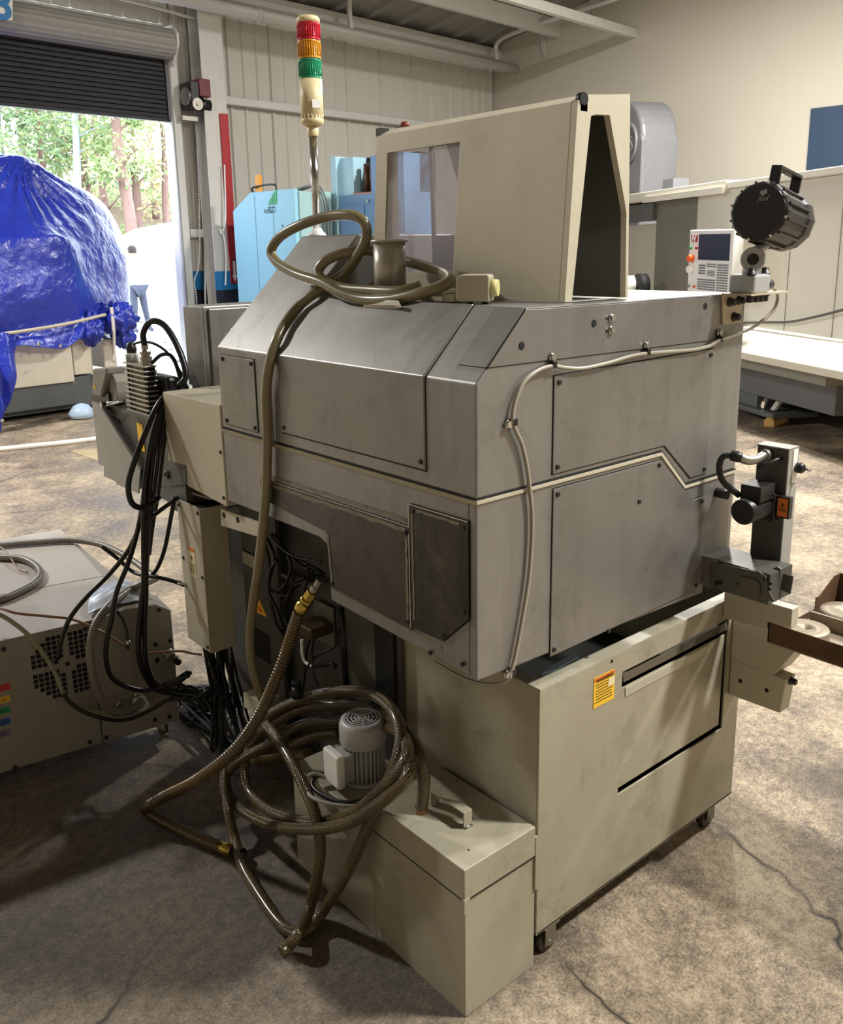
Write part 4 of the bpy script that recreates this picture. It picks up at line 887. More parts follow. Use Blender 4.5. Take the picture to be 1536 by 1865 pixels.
# bright worn edges and dried residue along the oily covers
m_worn=paint('worn_edge',(206,200,184),.4,.4,dirt=.5,streak=0,scale=40,dark=(110,102,86),bump=.02)
m_resid=paint('dried_residue',(128,120,102),.6,.1,dirt=.7,streak=0,smudge=.6,scale=26,dark=(82,76,66),bump=.04)
def edge_strip(name,a,b,wd_,mat,lift=.0052):
    a=Vector((X0-lift,*a));b=Vector((X0-lift,*b)); d=(b-a).normalized(); n_=Vector((1,0,0)).cross(d)*wd_
    m=MB(); N=24; top=[];bot=[]
    for i in range(N+1):
        p=a.lerp(b,i/N); j=.5+.5*noise.noise(p*60)+.3*noise.noise(p*140)
        top.append(p+n_*max(.25,j)); bot.append(p-n_*max(.15,.6-j*.5))
    k=m.add(top+bot)
    for i in range(N): m.face((k+i,k+i+1,k+N+2+i,k+N+1+i))
    o=part(name,m,mat,mm); s=o.modifiers.new('solid','SOLIDIFY'); s.thickness=.0006
edge_strip('worn_edge',(.771,1.0095),(.190,1.0155),.0018,m_worn)
edge_strip('worn_edge',(.188,1.063),(.018,1.065),.0020,m_worn,.006)
edge_strip('worn_edge',(.189,1.014),(.189,1.063),.0016,m_worn,.006)
edge_strip('worn_edge',(.189,.80),(.189,1.00),.0022,m_worn,.006)
edge_strip('residue',(.76,1.000),(.20,1.006),.010,m_resid,.0046)
edge_strip('residue',(.74,1.020),(.20,1.027),.008,m_resid,.0007)
edge_strip('residue',(.475,.798),(.195,.788),.007,m_resid,.0007)
edge_strip('residue',(.19,.790),(.10,.785),.010,m_resid,.0007)
edge_strip('residue',(.480,.93),(.470,.82),.008,m_resid,.0046)
edge_strip('residue',(.20,.81),(.20,.99),.007,m_resid,.0046)
edge_strip('residue',(.178,.82),(.178,1.05),.006,m_resid,.0056)
edge_strip('residue',(.165,1.055),(.04,1.056),.006,m_resid,.0056)
# screws
scr=screw_mesh('screw',.0055,.003)
def sx(y,z): place('screw',scr,m_black,(X0-.004,y,z),(-1,0,0),mm)
def sy(x,z,l=-.003): place('screw',scr,m_black,(x,l,z),(0,-1,0),mm)
for y,z in ((.782,1.290),(.925,1.290),(.782,1.132),(.925,1.132),(.150,1.155),(.645,1.152),(.20,.81),(.20,1.00),(.47,.815),(.76,.995),(.030,1.05),(.176,1.05),(.030,.882),(.09,.815),(.13,.765),(.035,.775)): sx(y,z)
for x,z in ((.252,1.300),(.770,1.307),(.252,1.134),(.770,1.040),(.254,1.078),(.590,1.080),(.768,.962),(.764,.752),(.252,.748),(.522,1.010),(.43,.735)): sy(x,z)
hole=screw_mesh('hole',.008,.0012)
for x,z in ((.148,1.378),(.352,1.405),(.737,1.418)): place('hole',hole,m_gap,(x,-.0026,z),(0,-1,0),mm)
bolt=MB(); bolt.cyl((0,0,0),(0,0,.006),.007,.007,6,smooth=False); bolt.lathe((0,0,0),(0,0,1),[(.009,0),(.009,.002),(.002,.0021)],12); bolt=bolt.mesh('bolt')
for x,z in ((.405,1.412),(.405,1.388)): place('bolt',bolt,m_chrome,(x,-.003,z),(0,-1,0),mm)
for x,z in ((.391,1.412),(.391,1.387)): place('hole',screw_mesh('hole',.003,.001),m_gap,(x,-.0026,z),(0,-1,0),mm)
# left extension box and things under it
m=MB(); m.prism([(.958,1.168),(.958,.892),(1.190,.905),(1.190,.965),(1.305,.960),(1.305,1.165)],'x',.033,.34); ex=part('side_extension',m,m_beige,mm,bevel=.003)
for y,z in ((.972,1.04),(.972,.915)): place('screw',scr,m_black,(.033,y,z),(-1,0,0),mm)
# grey cabinet behind extension
gb=MB(); gb.box(.18,.55,1.31,1.42,.60,1.400); part('rear_cabinet',gb,m_body,mm,bevel=.004)
gb=MB(); gb.box(.195,.54,1.300,1.31,.95,1.392); part('rear_cabinet_door',gb,m_panel,mm,bevel=.003)
gb=MB(); gb.box(.172,.18,1.31,1.42,1.16,1.395); part('rear_cabinet_flange',gb,m_panel,mm)
gb=MB(); pz=ay(419,598,1.30); gb.box(pz.x,pz.x+.05,1.297,1.301,pz.z-.03,pz.z); part('label_plate',gb,m_white,mm,bevel=.004)
for z in (1.375,1.24): place('screw',scr,m_black,(.18,1.325,z),(-1,0,0),mm); place('screw',scr,m_black,(.18,1.408,z),(-1,0,0),mm)
# cable duct cabinet with warning label
m=MB(); m.box(.052,.136,1.160,1.300,.390,.838); dc=part('cable_duct',m,m_beige,mm,bevel=.002)
m=MB(); m.box(.048,.052,1.158,1.304,.394,.842); part('duct_cover',m,m_beige,mm,bevel=.001)
m=MB(); m.box(.058,.130,1.166,1.294,.837,.8385); part('duct_opening',m,m_gap,mm)
for z0 in (.72,.46):
    m=MB(); m.box(.06,.09,1.300,1.322,z0,z0+.035); part('duct_clip',m,m_beige,mm)
for y,z in ((1.17,.825),(1.29,.825),(1.17,.63),(1.29,.66),(1.17,.41)): place('screw',scr,m_black,(.048,y,z),(-1,0,0),mm)
m_lab=flat('label_cream',(236,222,170),.5); m_orange=flat('label_orange',(226,120,36),.5); m_ink=flat('label_ink',(40,30,20),.6); m_yel=flat('label_yellow',(246,196,44),.5)
def label_on(parent,c,U,V,wd_,ht,head,body,lines=6,tri=True,headtext=None,name='warning_label'):
    U=Vector(U).normalized();V=Vector(V).normalized();N=U.cross(V); c=Vector(c)
    m=MB(); m.obox(c,U*wd_/2,V*ht/2,N*.0005); L=part(name,m,body,parent)
    m=MB(); m.obox(c+V*(ht*.42)+N*.0003,U*wd_*.48,V*ht*.07,N*.0005); part('label_header',m,head,L) if L.parent is None or L.parent.parent is None else None
    m=MB()
    if tri:
        s=wd_*.2; b=c+V*ht*.16+N*.0007; m.slab([b+V*s,b-V*s*.6-U*s*.8,b-V*s*.6+U*s*.8],N*.0003)
        m.obox(b-V*s*1.1,U*s*.25,V*s*.4,N*.0003)
    for k in range(lines):
        b=c-V*ht*(.08+.06*k if tri else -.24+.095*k)+N*.0007; ww=wd_*(.38 if k%3 else .42); m.obox(b-U*(0 if k%2 else .03*wd_),U*ww,V*ht*.012,N*.0002)
    part('label_print',m,m_ink,L)
    return L
p=ax(350,1023,.0475); label_on(mm,p,(0,-1,0),(0,0,1),.042,.092,m_orange,m_lab)
# bracket strip with two holes
q=[ax(402,927,.055),ax(478,953,.055),ax(478,980,.055),ax(403,957,.055)]
m=MB(); m.slab(q,(.006,0,0)); part('bracket_strip',m,m_beige,mm)
for px,py in ((408,938),(433,947)): place('hole',screw_mesh('hole',.009,.001),m_gap,ax(px,py,.0548),(-1,0,0),mm)
# service recess
def quadx(px0,py0,px1,py1,x):
    a=ax(px0,py0,x);b=ax(px1,py1,x); return (min(a.y,b.y),max(a.y,b.y),min(a.z,b.z),max(a.z,b.z))
m=MB(); yA=ax(440,1000,.16).y; yB=ax(512,1150,.16).y; m.box(.16,.175,yB,yA,.16,.86); sp=part('service_panel',m,m_cast,mm,bevel=.003)
m=MB(); m.box(.17,.30,.46,1.15,.0,.15); part('base_ledge',m,m_cast,mm)
m=MB(); m.box(.20,.30,.44,1.36,.15,.90); part('base_side_wall',m,m_cast,mm)
b=quadx(443,1000,470,1040,.16); m=MB(); m.box(.158,.16,*b); vg=part('vent_frame',m,m_gap,mm)
for k in range(9):
    y=b[0]+(b[1]-b[0])*(k+.5)/9; m=MB(); m.box(.155,.159,y-.0025,y+.0025,b[2]+.004,b[3]-.004); part('vent_slat',m,m_beige,mm)
tri=[ax(472,1092,.1585),ax(486,1124,.1585),ax(465,1114,.1585)]
m=MB(); m.slab(tri,(.001,0,0)); part('warning_triangle',m,m_yel,mm)
m=MB(); c=sum(tri,Vector())/3; m.slab([c+(t-c)*.5+Vector((-.0008,0,0)) for t in tri],(.0005,0,0)); part('triangle_bolt',m,m_orange,mm)
b=quadx(452,1135,494,1210,.16); m=MB(); m.box(.1575,.16,*b); part('fan_opening',m,m_gap,mm)
m=MB(); m.box(.19,.215,.455,.53,.10,.90); part('cable_channel',m,m_black,mm)
m=MB(); b=quadx(575,1090,612,1180,.19); m.box(.185,.19,*b); part('mounting_plate',m,m_lcast,mm)
m=MB(); b=quadx(560,1125,590,1160,.15); m.box(.11,.18,*b); part('valve_block',m,paint('valve_brown',(84,66,44),.4,.5,dirt=.5,streak=.2,scale=20,bump=.02),mm,bevel=.004)
m=MB(); b=quadx(540,1050,565,1075,.14); m.box(.14,.19,*b); part('terminal_block',m,m_cast,mm,bevel=.003)
m=MB(); b=quadx(505,1045,525,1062,.14); m.box(.15,.19,*b); part('terminal_block',m,m_cast,mm,bevel=.003)
# ---------------------------------------------------------------- hood
hoodY0,hoodY1=.056,.662
m=MB()
def hx(z): return .316+(z-1.445)*.026/.372
o4=[(hx(1.446),hoodY0,1.446),(hx(1.446),hoodY1,1.446),(hx(1.817),hoodY1,1.817),(hx(1.817),hoodY0,1.817)]
i4=[(hx(1.50),.372,1.50),(hx(1.50),.618,1.50),(hx(1.775),.618,1.775),(hx(1.775),.366,1.775)]
m.ring(o4,i4,(.006,0,0)); part('hood_front',m,m_beige,mm,bevel=.002)
m=MB(); m.slab([(hx(1.49)+.008,.36,1.49),(hx(1.49)+.008,.63,1.49),(hx(1.785)+.008,.63,1.785),(hx(1.785)+.008,.355,1.785)],(.004,0,0))
def pane_mat():
    mt,n,l,b=base_mat('scratched_polycarbonate'); b.inputs['Base Color'].default_value=(*lin((206,200,214)),1); b.inputs['Roughness'].default_value=.22
    b.inputs['Alpha'].default_value=.42
    tc=n.new('ShaderNodeTexCoord'); nz=n.new('ShaderNodeTexNoise'); nz.inputs['Scale'].default_value=5; nz.inputs['Detail'].default_value=5; l.new(tc.outputs['Object'],nz.inputs['Vector'])
    mr=n.new('ShaderNodeMapRange'); mr.inputs['From Min'].default_value=.3; mr.inputs['From Max'].default_value=.7; mr.inputs['To Min'].default_value=.30; mr.inputs['To Max'].default_value=.55; l.new(nz.outputs[0],mr.inputs[0]); l.new(mr.outputs[0],b.inputs['Alpha'])
    return mt
part('window_pane',m,pane_mat(),mm)
out=[(.316,1.446),(.342,1.817),(.366,1.830),(.500,1.843),(.516,1.446),(.50,1.446)]
inn=[(.337,1.446),(.381,1.793),(.395,1.797),(.437,1.799),(.501,1.618),(.508,1.447)]
m=MB(); m.ring([(a,hoodY0-.014,b) for a,b in out],[(a,hoodY0-.014,b) for a,b in inn],(0,.014,0)); part('hood_end_frame',m,m_beige,mm,bevel=.002)
m=MB(); m.slab([(.345,.06,1.818),(.345,.655,1.818),(.372,.655,1.832),(.50,.655,1.845),(.50,.06,1.845),(.372,.06,1.832)],(0,0,-.006)); part('hood_top',m,m_beige,mm)
m=MB(); m.slab([(.50,.045,1.843),(.51,.045,1.446),(.51,.655,1.446),(.50,.655,1.843)],(.006,0,0))
# rear sheet has its own light opening so that the shop shows through the window
m=MB(); m.ring([(.51,.045,1.446),(.51,.655,1.446),(.50,.655,1.843),(.50,.045,1.843)],[(.508,.50,1.585),(.508,.645,1.585),(.502,.645,1.80),(.502,.59,1.80)],(.006,0,0)); part('hood_rear',m,m_cast,mm)
m=MB(); m.slab([(.33,.655,1.446),(.345,.655,1.815),(.40,.655,1.835),(.40,.655,1.446)],(0,.006,0)); part('hood_left_end',m,m_beige,mm)
m=MB(); m.cyl((.358,.040,1.822),(.358,.052,1.822),.012,.012,10); m.box(.35,.37,.042,.052,1.80,1.83); part('hinge',m,m_black,mm)
m=MB(); m.box(.345,.37,.648,.668,1.815,1.835); part('hinge',m,m_black,mm)
m=MB(); m.lathe((.40,.625,1.838),(0,0,1),[(.012,0),(.013,.006),(.006,.012)],12); part('top_knob',m,paint('dark_red_plastic',(120,40,32),.5,dirt=0,streak=0,bump=0),mm)
# top accessories
m=MB(); pb_=sl(700,560,.004); m.slab([sl(662,559,.006),sl(722,563,.006),sl(731,560,.016),sl(726,551,.02),sl(672,549,.012)],(0,0,.004)); part('angle_bracket',m,m_beige2,mm)
m=MB(); m.box(.19,.24,.23,.33,1.446,1.462); m.box(.185,.245,.25,.31,1.462,1.470); m.box(.20,.23,.222,.23,1.446,1.458); part('clamp_plate',m,m_beige,mm,bevel=.002)
cbx=thing('connector_box','beige angled connector box with yellow plug lying on the machine top','connector',(.20,.12,1.445))
A_=ax(836,527,.175); B_=ax(895,520,.21)
d_=(B_-A_).normalized(); n2=Vector((-d_.y,d_.x,0)).normalized()
m=MB(); c_=(A_+B_)/2; c_.z=1.476; hl=(B_-A_).length/2; d_.z=0; d_.normalize()
pr=[(-1,-.9),(-1,.7),(-.75,1),(.9,1),(1,.85),(1,-1),(-.7,-1)]
m.slab([c_+d_*hl*a+Vector((0,0,.026*b))-n2*.02 for a,b in pr],n2*.045); part('box_body',m,m_beige2,cbx,bevel=.003)
m=MB(); m.cyl(c_+d_*hl,c_+d_*(hl+.014),.018,.016,14); part('plug',m,flat('plug_yellow',(214,204,140),.5),cbx)
m=MB(); 
for s in (-.3,.6): m.cyl(c_+d_*hl*s-Vector((0,0,.031)),c_+d_*hl*s-Vector((0,0,.02)),.006,.006,8)
part('stud',m,m_black,cbx)
# ---------------------------------------------------------------- canister on top
cx_,cy_=.225,.475
can=thing('metal_canister','dented bare metal cylinder with rim standing inside the hose coil','canister',(cx_,cy_,1.4455))
zc=zat(cx_,cy_,441)
m_can=paint('stained_zinc',(182,178,164),.32,.35,dirt=.5,streak=.3,scale=12,dark=(120,92,40),bump=.01)
m=MB(); m.lathe((cx_,cy_,1.4455),(0,0,1),[(.036,0),(.036,zc-1.4455)],32); part('barrel',m,m_can,can)
m=MB(); m.lathe((cx_,cy_,zc),(0,0,1),[(.036,-.001),(.0415,0),(.042,.004),(.036,.006),(.034,.003)],32); part('rim',m,m_can,can)
# ---------------------------------------------------------------- signal tower
tx=.345; ty=ax(578,426,tx).y
st=thing('signal_tower','red, amber and green signal tower on a chrome pole','signal light',(tx,ty,1.591))
def tz(py): return zat(tx,ty,py)
R0=.0298
m_ivory=paint('ivory_plastic',(222,206,160),.45,dirt=.08,streak=.04,scale=8,dark=(150,130,90),bump=0)
m=MB(); m.lathe((tx,ty,1.5912),(0,0,1),[(.024,0),(.024,.004),(.016,.012),(.012,.02)],20); part('base_flange',m,m_white,st)
m=MB(); m.cyl((tx,ty,1.60),(tx,ty,tz(246)),.0105,.0105,16); part('pole',m,m_chrome,st)
m=MB(); m.lathe((tx,ty,tz(249)),(0,0,1),[(.0135,0),(.0145,.004),(.0165,tz(228)-tz(249))],20); part('socket',m,m_ivory,st)
m=MB(); m.lathe((tx,ty,tz(229)),(0,0,1),[(.022,0),(R0-.001,.004),(R0,.010),(R0,tz(218)-tz(229)),(R0-.0015,tz(217)-tz(229)),(R0-.0015,tz(209)-tz(229)),(R0,tz(208)-tz(229)),(R0,tz(145)-tz(229))],28); bd=part('tower_body',m,m_ivory,st)
m=MB()
for k in range(20):
    a=2*math.pi*k/20; c=Vector((tx+R0*math.cos(a),ty+R0*math.sin(a),0)); m.cyl((tx+(R0-.0013)*math.cos(a),ty+(R0-.0013)*math.sin(a),tz(217)),(tx+(R0-.0013)*math.cos(a),ty+(R0-.0013)*math.sin(a),tz(209)),.0013,.0013,6)
part('grip_ring',m,m_ivory,bd)
dc_=Vector((CAM[0]-tx,CAM[1]-ty,0)).normalized(); rt_=Vector((-dc_.y,dc_.x,0))
v_=(dc_+rt_*.45).normalized(); pc=Vector((tx,ty,tz(192)))+v_*(R0+.0002); uu=Vector((-v_.y,v_.x,0))
m=MB(); m.obox(pc,uu*.012,(0,0,.010),v_*.0004); part('rating_label',m,m_white,bd)
def lens_mat(name,rgb):
    mt,n,l,b=base_mat(name); b.inputs['Base Color'].default_value=(*lin(rgb),1); b.inputs['Roughness'].default_value=.12; b.inputs['Transmission Weight'].default_value=.08; b.inputs['Coat Weight'].default_value=.6; b.inputs['IOR'].default_value=1.3
    tc=n.new('ShaderNodeTexCoord'); mp=n.new('ShaderNodeMapping'); mp.inputs['Scale'].default_value=(160,160,420); l.new(tc.outputs['Object'],mp.inputs['Vector'])
    nz=n.new('ShaderNodeTexNoise'); nz.inputs['Scale'].default_value=1; nz.inputs['Detail'].default_value=2; l.new(mp.outputs[0],nz.inputs['Vector'])
    bp=n.new('ShaderNodeBump'); bp.inputs['Strength'].default_value=.6; bp.inputs['Distance'].default_value=.004; l.new(nz.outputs[0],bp.inputs['Height']); l.new(bp.outputs[0],b.inputs['Normal'])
    mx=n.new('ShaderNodeMixRGB'); mx.inputs[1].default_value=(*[c*.55 for c in lin(rgb)],1); mx.inputs[2].default_value=(*lin(tuple(min(255,int(c*1.15+20)) for c in rgb)),1); l.new(nz.outputs[0],mx.inputs[0]); l.new(mx.outputs[0],b.inputs['Base Color'])
    return mt
for nm,p0,p1,rgb in (('green_lens',145,110,(24,150,104)),('amber_lens',109,76,(246,142,16)),('red_lens',75,43,(206,22,44))):
    a=tz(p0);b_=tz(p1); m=MB(); prof=[]
    prof=[(R0,0),(R0,.004),(R0-.001,.005),(R0-.001,b_-a-.004),(R0,b_-a-.003),(R0,b_-a)]
    m.lathe((tx,ty,a),(0,0,1),prof,32); L=part(nm,m,lens_mat(nm+'_plastic',rgb),st)
    m=MB()
    for k in range(32):
        aa=2*math.pi*k/32; m.cyl((tx+(R0-.0006)*math.cos(aa),ty+(R0-.0006)*math.sin(aa),a+.006),(tx+(R0-.0006)*math.cos(aa),ty+(R0-.0006)*math.sin(aa),b_-.005),.0011,.0011,5)
    part('lens_rib',m,L.data.materials[0],L)
m=MB(); a=tz(43); m.lathe((tx,ty,a),(0,0,1),[(R0,0),(R0,tz(36)-a),(R0-.004,tz(34)-a+.004),(.004,tz(34)-a+.006)],32); part('cap',m,m_ivory,st)
# ---------------------------------------------------------------- work lamp with bracket
wl_=thing('work_lamp','round black work lamp on a silver swivel arm at the machine corner','lamp',(.87,-.03,1.44))
m_silver=paint('silver_paint',(176,176,176),.4,.3,dirt=.08,streak=0,scale=20,bump=.02)
m_bk=paint('black_cast',(34,33,33),.38,.1,dirt=.15,streak=0,scale=20,dark=(60,58,54),bump=.02)
pl_=[ay(1316,536,-.004),ay(1352,532,-.004),ay(1351,588,-.004),ay(1317,591,-.004)]
m_brk=paint('bracket_steel',(196,184,160),.45,.3,dirt=.25,streak=.2,scale=14,dark=(120,100,76),bump=.01)
m=MB(); m.slab(pl_,(0,.004,0)); part('bracket_plate',m,m_brk,wl_)
zpl=pl_[0].z+.002; m=MB(); m.box(pl_[0].x+.0,pl_[1].x+.085,-.075,-.002,zpl-.004,zpl); part('bracket_shelf',m,m_brk,wl_)
sb2=MB(); sb2.lathe((0,0,0),(0,0,1),[(.011,0),(.011,.003),(.008,.003),(.008,.014),(.006,.016)],12); sb2=sb2.mesh('bracket_bolt')
for px,py in ((1329,550),(1346,547),(1337,577)): place('bracket_bolt',sb2,m_black,ay(px,py,-.004),(0,-1,0),wl_)
bx0=ay(1366,516,-.04); jb=MB(); jb.box(bx0.x-.036,bx0.x+.034,-.072,-.008,zpl,zpl+.042); part('junction_box',jb,m_silver,wl_,bevel=.006)
for dx in (-.03,-.006,.014,.034):
    place('bracket_bolt',sb2,m_black,(bx0.x+dx,-.06,zpl-.004),(0,0,-1),wl_)
for dx in (-.03,.028): place('bracket_bolt',sb2,m_black,(bx0.x+dx,-.06,zpl+.040),(0,0,1),wl_)
gp=ay(1397,518,-.05); m=MB(); m.cyl(gp-Vector((.02,0,0)),gp+Vector((.016,0,0)),.0125,.011,14); part('cable_gland',m,m_black,wl_)
kc=ay(1372,472,-.04); vd=(Vector(CAM)-kc).normalized()
m=MB(); m.cyl((kc.x-.002,-.04,zpl+.040),(kc.x,-.04,kc.z-.004),.020,.017,18); part('post',m,m_silver,wl_)
m=MB(); vh=Vector((vd.x,vd.y,0)).normalized(); m.cyl(kc-vh*.018,kc+vh*.018,.027,.027,24); kk=part('swivel_knuckle',m,m_silver,wl_,bevel=.003)
m=MB(); m.cyl(kc+vh*.018,kc+vh*.022,.013,.012,14); m.cyl(kc+vh*.022,kc+vh*.024,.006,.006,6); part('swivel_bolt',m,m_black,kk)
bc_=ay(1383,385,-.055); lv=(bc_-Vector(CAM)).normalized(); lR=(Vector(RX)-lv*lv.dot(Vector(RX))).normalized(); lU=lR.cross(lv).normalized()
LA=(lR*.36-lU*.15+lv*.92).normalized(); RL=.0655; LL=.17
ae=bc_+LA*.035-lU*RL*.98
m=MB(); m.cyl(kc+Vector((0,0,.012)),ae+LA*.02,.013,.012,14); part('arm',m,m_silver,wl_)
m=MB(); m.lathe(bc_,LA,[(RL*.90,-.004),(RL*.985,0),(RL,.006),(RL*1.0,.02),(RL*.97,.022),(RL*.97,LL*.75),(RL*1.03,LL*.78),(RL*1.04,LL*.92),(RL*1.02,LL),(RL*.9,LL)],12,smooth=False); drum=part('lamp_drum',m,m_bk,wl_,bevel=.002)
ex_=Vector((0,0,1)).cross(LA).normalized(); ey_=LA.cross(ex_).normalized()
m=MB(); m.lathe(bc_-LA*.0045,LA,[(.001,0),(RL*.88,0),(RL*.90,.002)],24,smooth=False); part('back_plate',m,m_bk,drum)
for k in range(12):
    a=2*math.pi*(k+.5)/12; d=ex_*math.cos(a)+ey_*math.sin(a)
    m=MB(); m.obox(bc_+d*RL*.985+LA*LL*.4,d*.0035,LA*LL*.37,LA.cross(d)*.0022); part('cooling_rib',m,m_bk,drum)
sc2=screw_mesh('lamp_screw',.0035,.003)
for k in range(8):
    a=2*math.pi*(k+.3)/8; d=ex_*math.cos(a)+ey_*math.sin(a); place('lamp_screw',sc2,m_chrome,bc_+d*RL*.95-LA*.002,-LA,drum)
m=MB(); m.lathe(bc_+LA*(LL+.0005),LA,[(RL*.9,0),(RL*.88,.003),(.001,.004)],24); part('front_glass',m,flat('lamp_glass',(220,220,214),.15),drum)
h1=bc_+LA*.045+ey_*RL*.98+ex_*.012; 
hx1=ay(1401,345,-.06)
# U handle across the drum axis
ha1=bc_+LA*.04+lU*RL*.93+lR*RL*.15; ha2=bc_+LA*.16+lU*RL*.93+lR*RL*.20
upv=(lU-LA*lU.dot(LA)+lR*.05).normalized()*.040
m=MB(); wv=Vector(RX)*.004
def bar(a,b,t1,t2,mb):
    d=(b-a); mb.obox((a+b)/2,d/2,t1,t2)
s1=LA.cross(upv).normalized()*.012; s2=LA*.004
q1_,q2_=ha1+upv-LA*.004,ha2+upv+LA*.004
bar(ha1,ha1+upv,s1,s2,m); bar(ha2,ha2+upv,s1,s2,m); bar(q1_,q2_,s1,upv.normalized()*.004,m)
part('carry_handle',m,m_bk,wl_,bevel=.002)
m_logo=flat('logo_grey',(150,148,146),.5)
lc=bc_+lU*RL*.55+lR*RL*.10
lx=(lR-LA*lR.dot(LA)).normalized(); ly=(lU-LA*lU.dot(LA)).normalized()
lc=lc-LA*((lc-bc_).dot(LA)+.0052)
m=MB()
for dx,dy,r in ((-.004,.004,.0042),(.003,.006,.0045),(-.001,.000,.004),(.006,.002,.002)): m.cyl(lc+lx*dx+ly*dy,lc+lx*dx+ly*dy-LA*.0006,r,r,14)
part('emblem',m,m_logo,drum)
text('lettering','Jeuf',.015,lc-lx*.011-ly*.014,lx,ly,m_logo,drum,.0003,shear=.35)
# lamp cable with clips along the right face
yc=-.0085
cable=P3([(1405,519,'y',-.05),(1413,528,'y',-.05),(1417,545,'y',-.045),(1405,570,'y',-.035),(1370,597,'y',-.02),(1330,613,'y',-.012)]+[(px,py,'y',yc) for px,py in ((1309,620),(1290,631),(1262,637),(1225,640),(1176,644),(1145,650),(1105,662),(1060,671),(1030,670),(1004,667),(975,678),(952,700),(938,735),(934,765),(940,785),(951,810),(960,850),(965,890),(969,930),(969,980),(964,1050),(955,1110),(946,1160),(938,1200),(932,1222))]+[(925,1238,'y',-.005),(905,1247,'y',.03),(870,1244,'y',.09),(830,1228,'y',.16),(790,1205,'y',.25)])
m_cabg=hose_mat('grey_cable_sheath',(150,144,128),(172,166,150),'plain',.45)
tube_thing('lamp_cable',cable,.0042,m_cabg,'thin grey cable clipped along the machine side from the work lamp','cable',8)
for i,(px,py) in enumerate(((1309,617),(1176,641),(1005,664),(933,768),(931,1222))):
    p=ay(px,py,-.003); up_=Vector((0,0,.014)) if i<3 else Vector((-.012,0,-.003))
    m=MB(); m.obox(p+Vector((0,-.004,0)),(.005,0,0),(0,.006,0),(0,0,.006)); m.obox(p+up_*.5+Vector((0,-.001,0)),(.004,0,0) if i<3 else (.008,0,0),(0,.001,0),(0,0,.009) if i<3 else (0,0,.004)); cl_=part('cable_clip',m,m_black,mm)
    place('bolt',bolt,m_chrome,p+up_+Vector((0,-.001,0)),(0,-1,0),mm)
# ================================================================ COOLER BRACKET (left of the machine)
m_lgrey=paint('light_grey_plate',(156,154,146),.5,.05,dirt=.12,streak=.1,scale=4,dark=(90,84,76),bump=.005)
m_mgrey=paint('mid_grey_plastic',(134,128,118),.5,dirt=.12,streak=.06,scale=6,dark=(70,64,56),bump=.01)
m_al=paint('aluminium_fin',(176,172,160),.3,.85,dirt=.35,streak=.1,scale=12,dark=(70,58,40),bump=.01)
xb=.05
def C8(a,b): return (150+a/5.485,600+b/5.485)
cu_=thing('oil_cooler','finned metal oil cooler on a grey bracket left of the machine','cooler',(.1,1.55,.8))
m=MB(); m.box(.075,.22,1.30,1.86,.80,1.062); part('bracket_body',m,m_cast,cu_,bevel=.004)
m=MB(); m.slab([ax(*C8(a,b),xb) for a,b in ((95,720),(160,735),(575,1400),(560,1640),(340,1545),(335,1520),(215,1465),(215,1370),(165,1345))],(.005,0,0)); part('side_plate',m,m_lgrey,cu_)
m=MB(); m.slab([ax(*C8(a,b),xb+.002) for a,b in ((165,740),(215,790),(590,1380),(575,1410))],(.024,0,0)); part('plate_flange',m,m_cast,cu_)
m=MB(); m.slab([ax(*C8(a,b),.045) for a,b in ((760,1000),(840,880),(870,1290),(1030,1350),(1045,1550),(780,1580),(750,1560))],(.02,0,0)); part('pivot_plate',m,m_cast,cu_,bevel=.003)
p=ax(*C8(855,1450),.045); m=MB(); m.lathe(p,(-1,0,0),[(.013,0),(.012,.008),(.007,.008),(.007,.004)],16); part('pivot_bolt',m,m_cast,cu_)
m=MB(); m.box(.05,.30,1.24,1.34,.80,.90); part('support_arm',m,m_cast,cu_)
q=ax(*C8(200,750),.046); m=MB(); m.cyl(q,q+Vector((-.006,0,0)),.009,.009,12); part('plate_screw',m,m_chrome,cu_)
pa=ax(*C8(545,930),.074); pb2=ax(*C8(600,930),.074); m=MB(); m.box(.073,.0745,pb2.y,pa.y,pa.z-.09,pa.z); yl=part('warning_label',m,m_yel,cu_)
# fins
a=ax(*C8(400,330),xb); b=ax(*C8(628,365),xb); zt0=a.z; zb0=ax(*C8(440,795),xb).z; yh_,yl_=a.y,b.y; xe=ay(*C8(745,375),yl_).x
for k in range(11):
    z=zb0+(zt0-zb0)*k/10; m=MB(); m.box(xb,xe,yl_,yh_,z-.0025,z+.0025); part('fin',m,m_al,cu_,bevel=.001)
m=MB(); m.box(xb+.012,xe-.012,yl_+.012,yh_-.012,zb0,zt0); part('fin_core',m,paint('core_brown',(96,84,62),.4,.6,dirt=.4,streak=.1,scale=20,bump=.01),cu_)
for q_ in ((xb+.004,xe-.004,yl_+.004,yl_+.010),(xb+.004,xb+.008,yl_+.02,yl_+.03),(xb+.004,xb+.008,yh_-.03,yh_-.02)):
    m=MB(); m.box(*q_,zb0,zt0); part('fin_tie',m,m_gap,cu_)
m=MB(); m.box(xb-.01,xe+.01,yl_-.01,yh_+.02,1.062,zb0-.003); part('cooler_foot',m,m_cast,cu_)
m=MB(); m.box(xe+.005,xe+.05,yl_-.05,yh_,1.07,1.19); part('fan_shroud',m,m_black,cu_,bevel=.01)
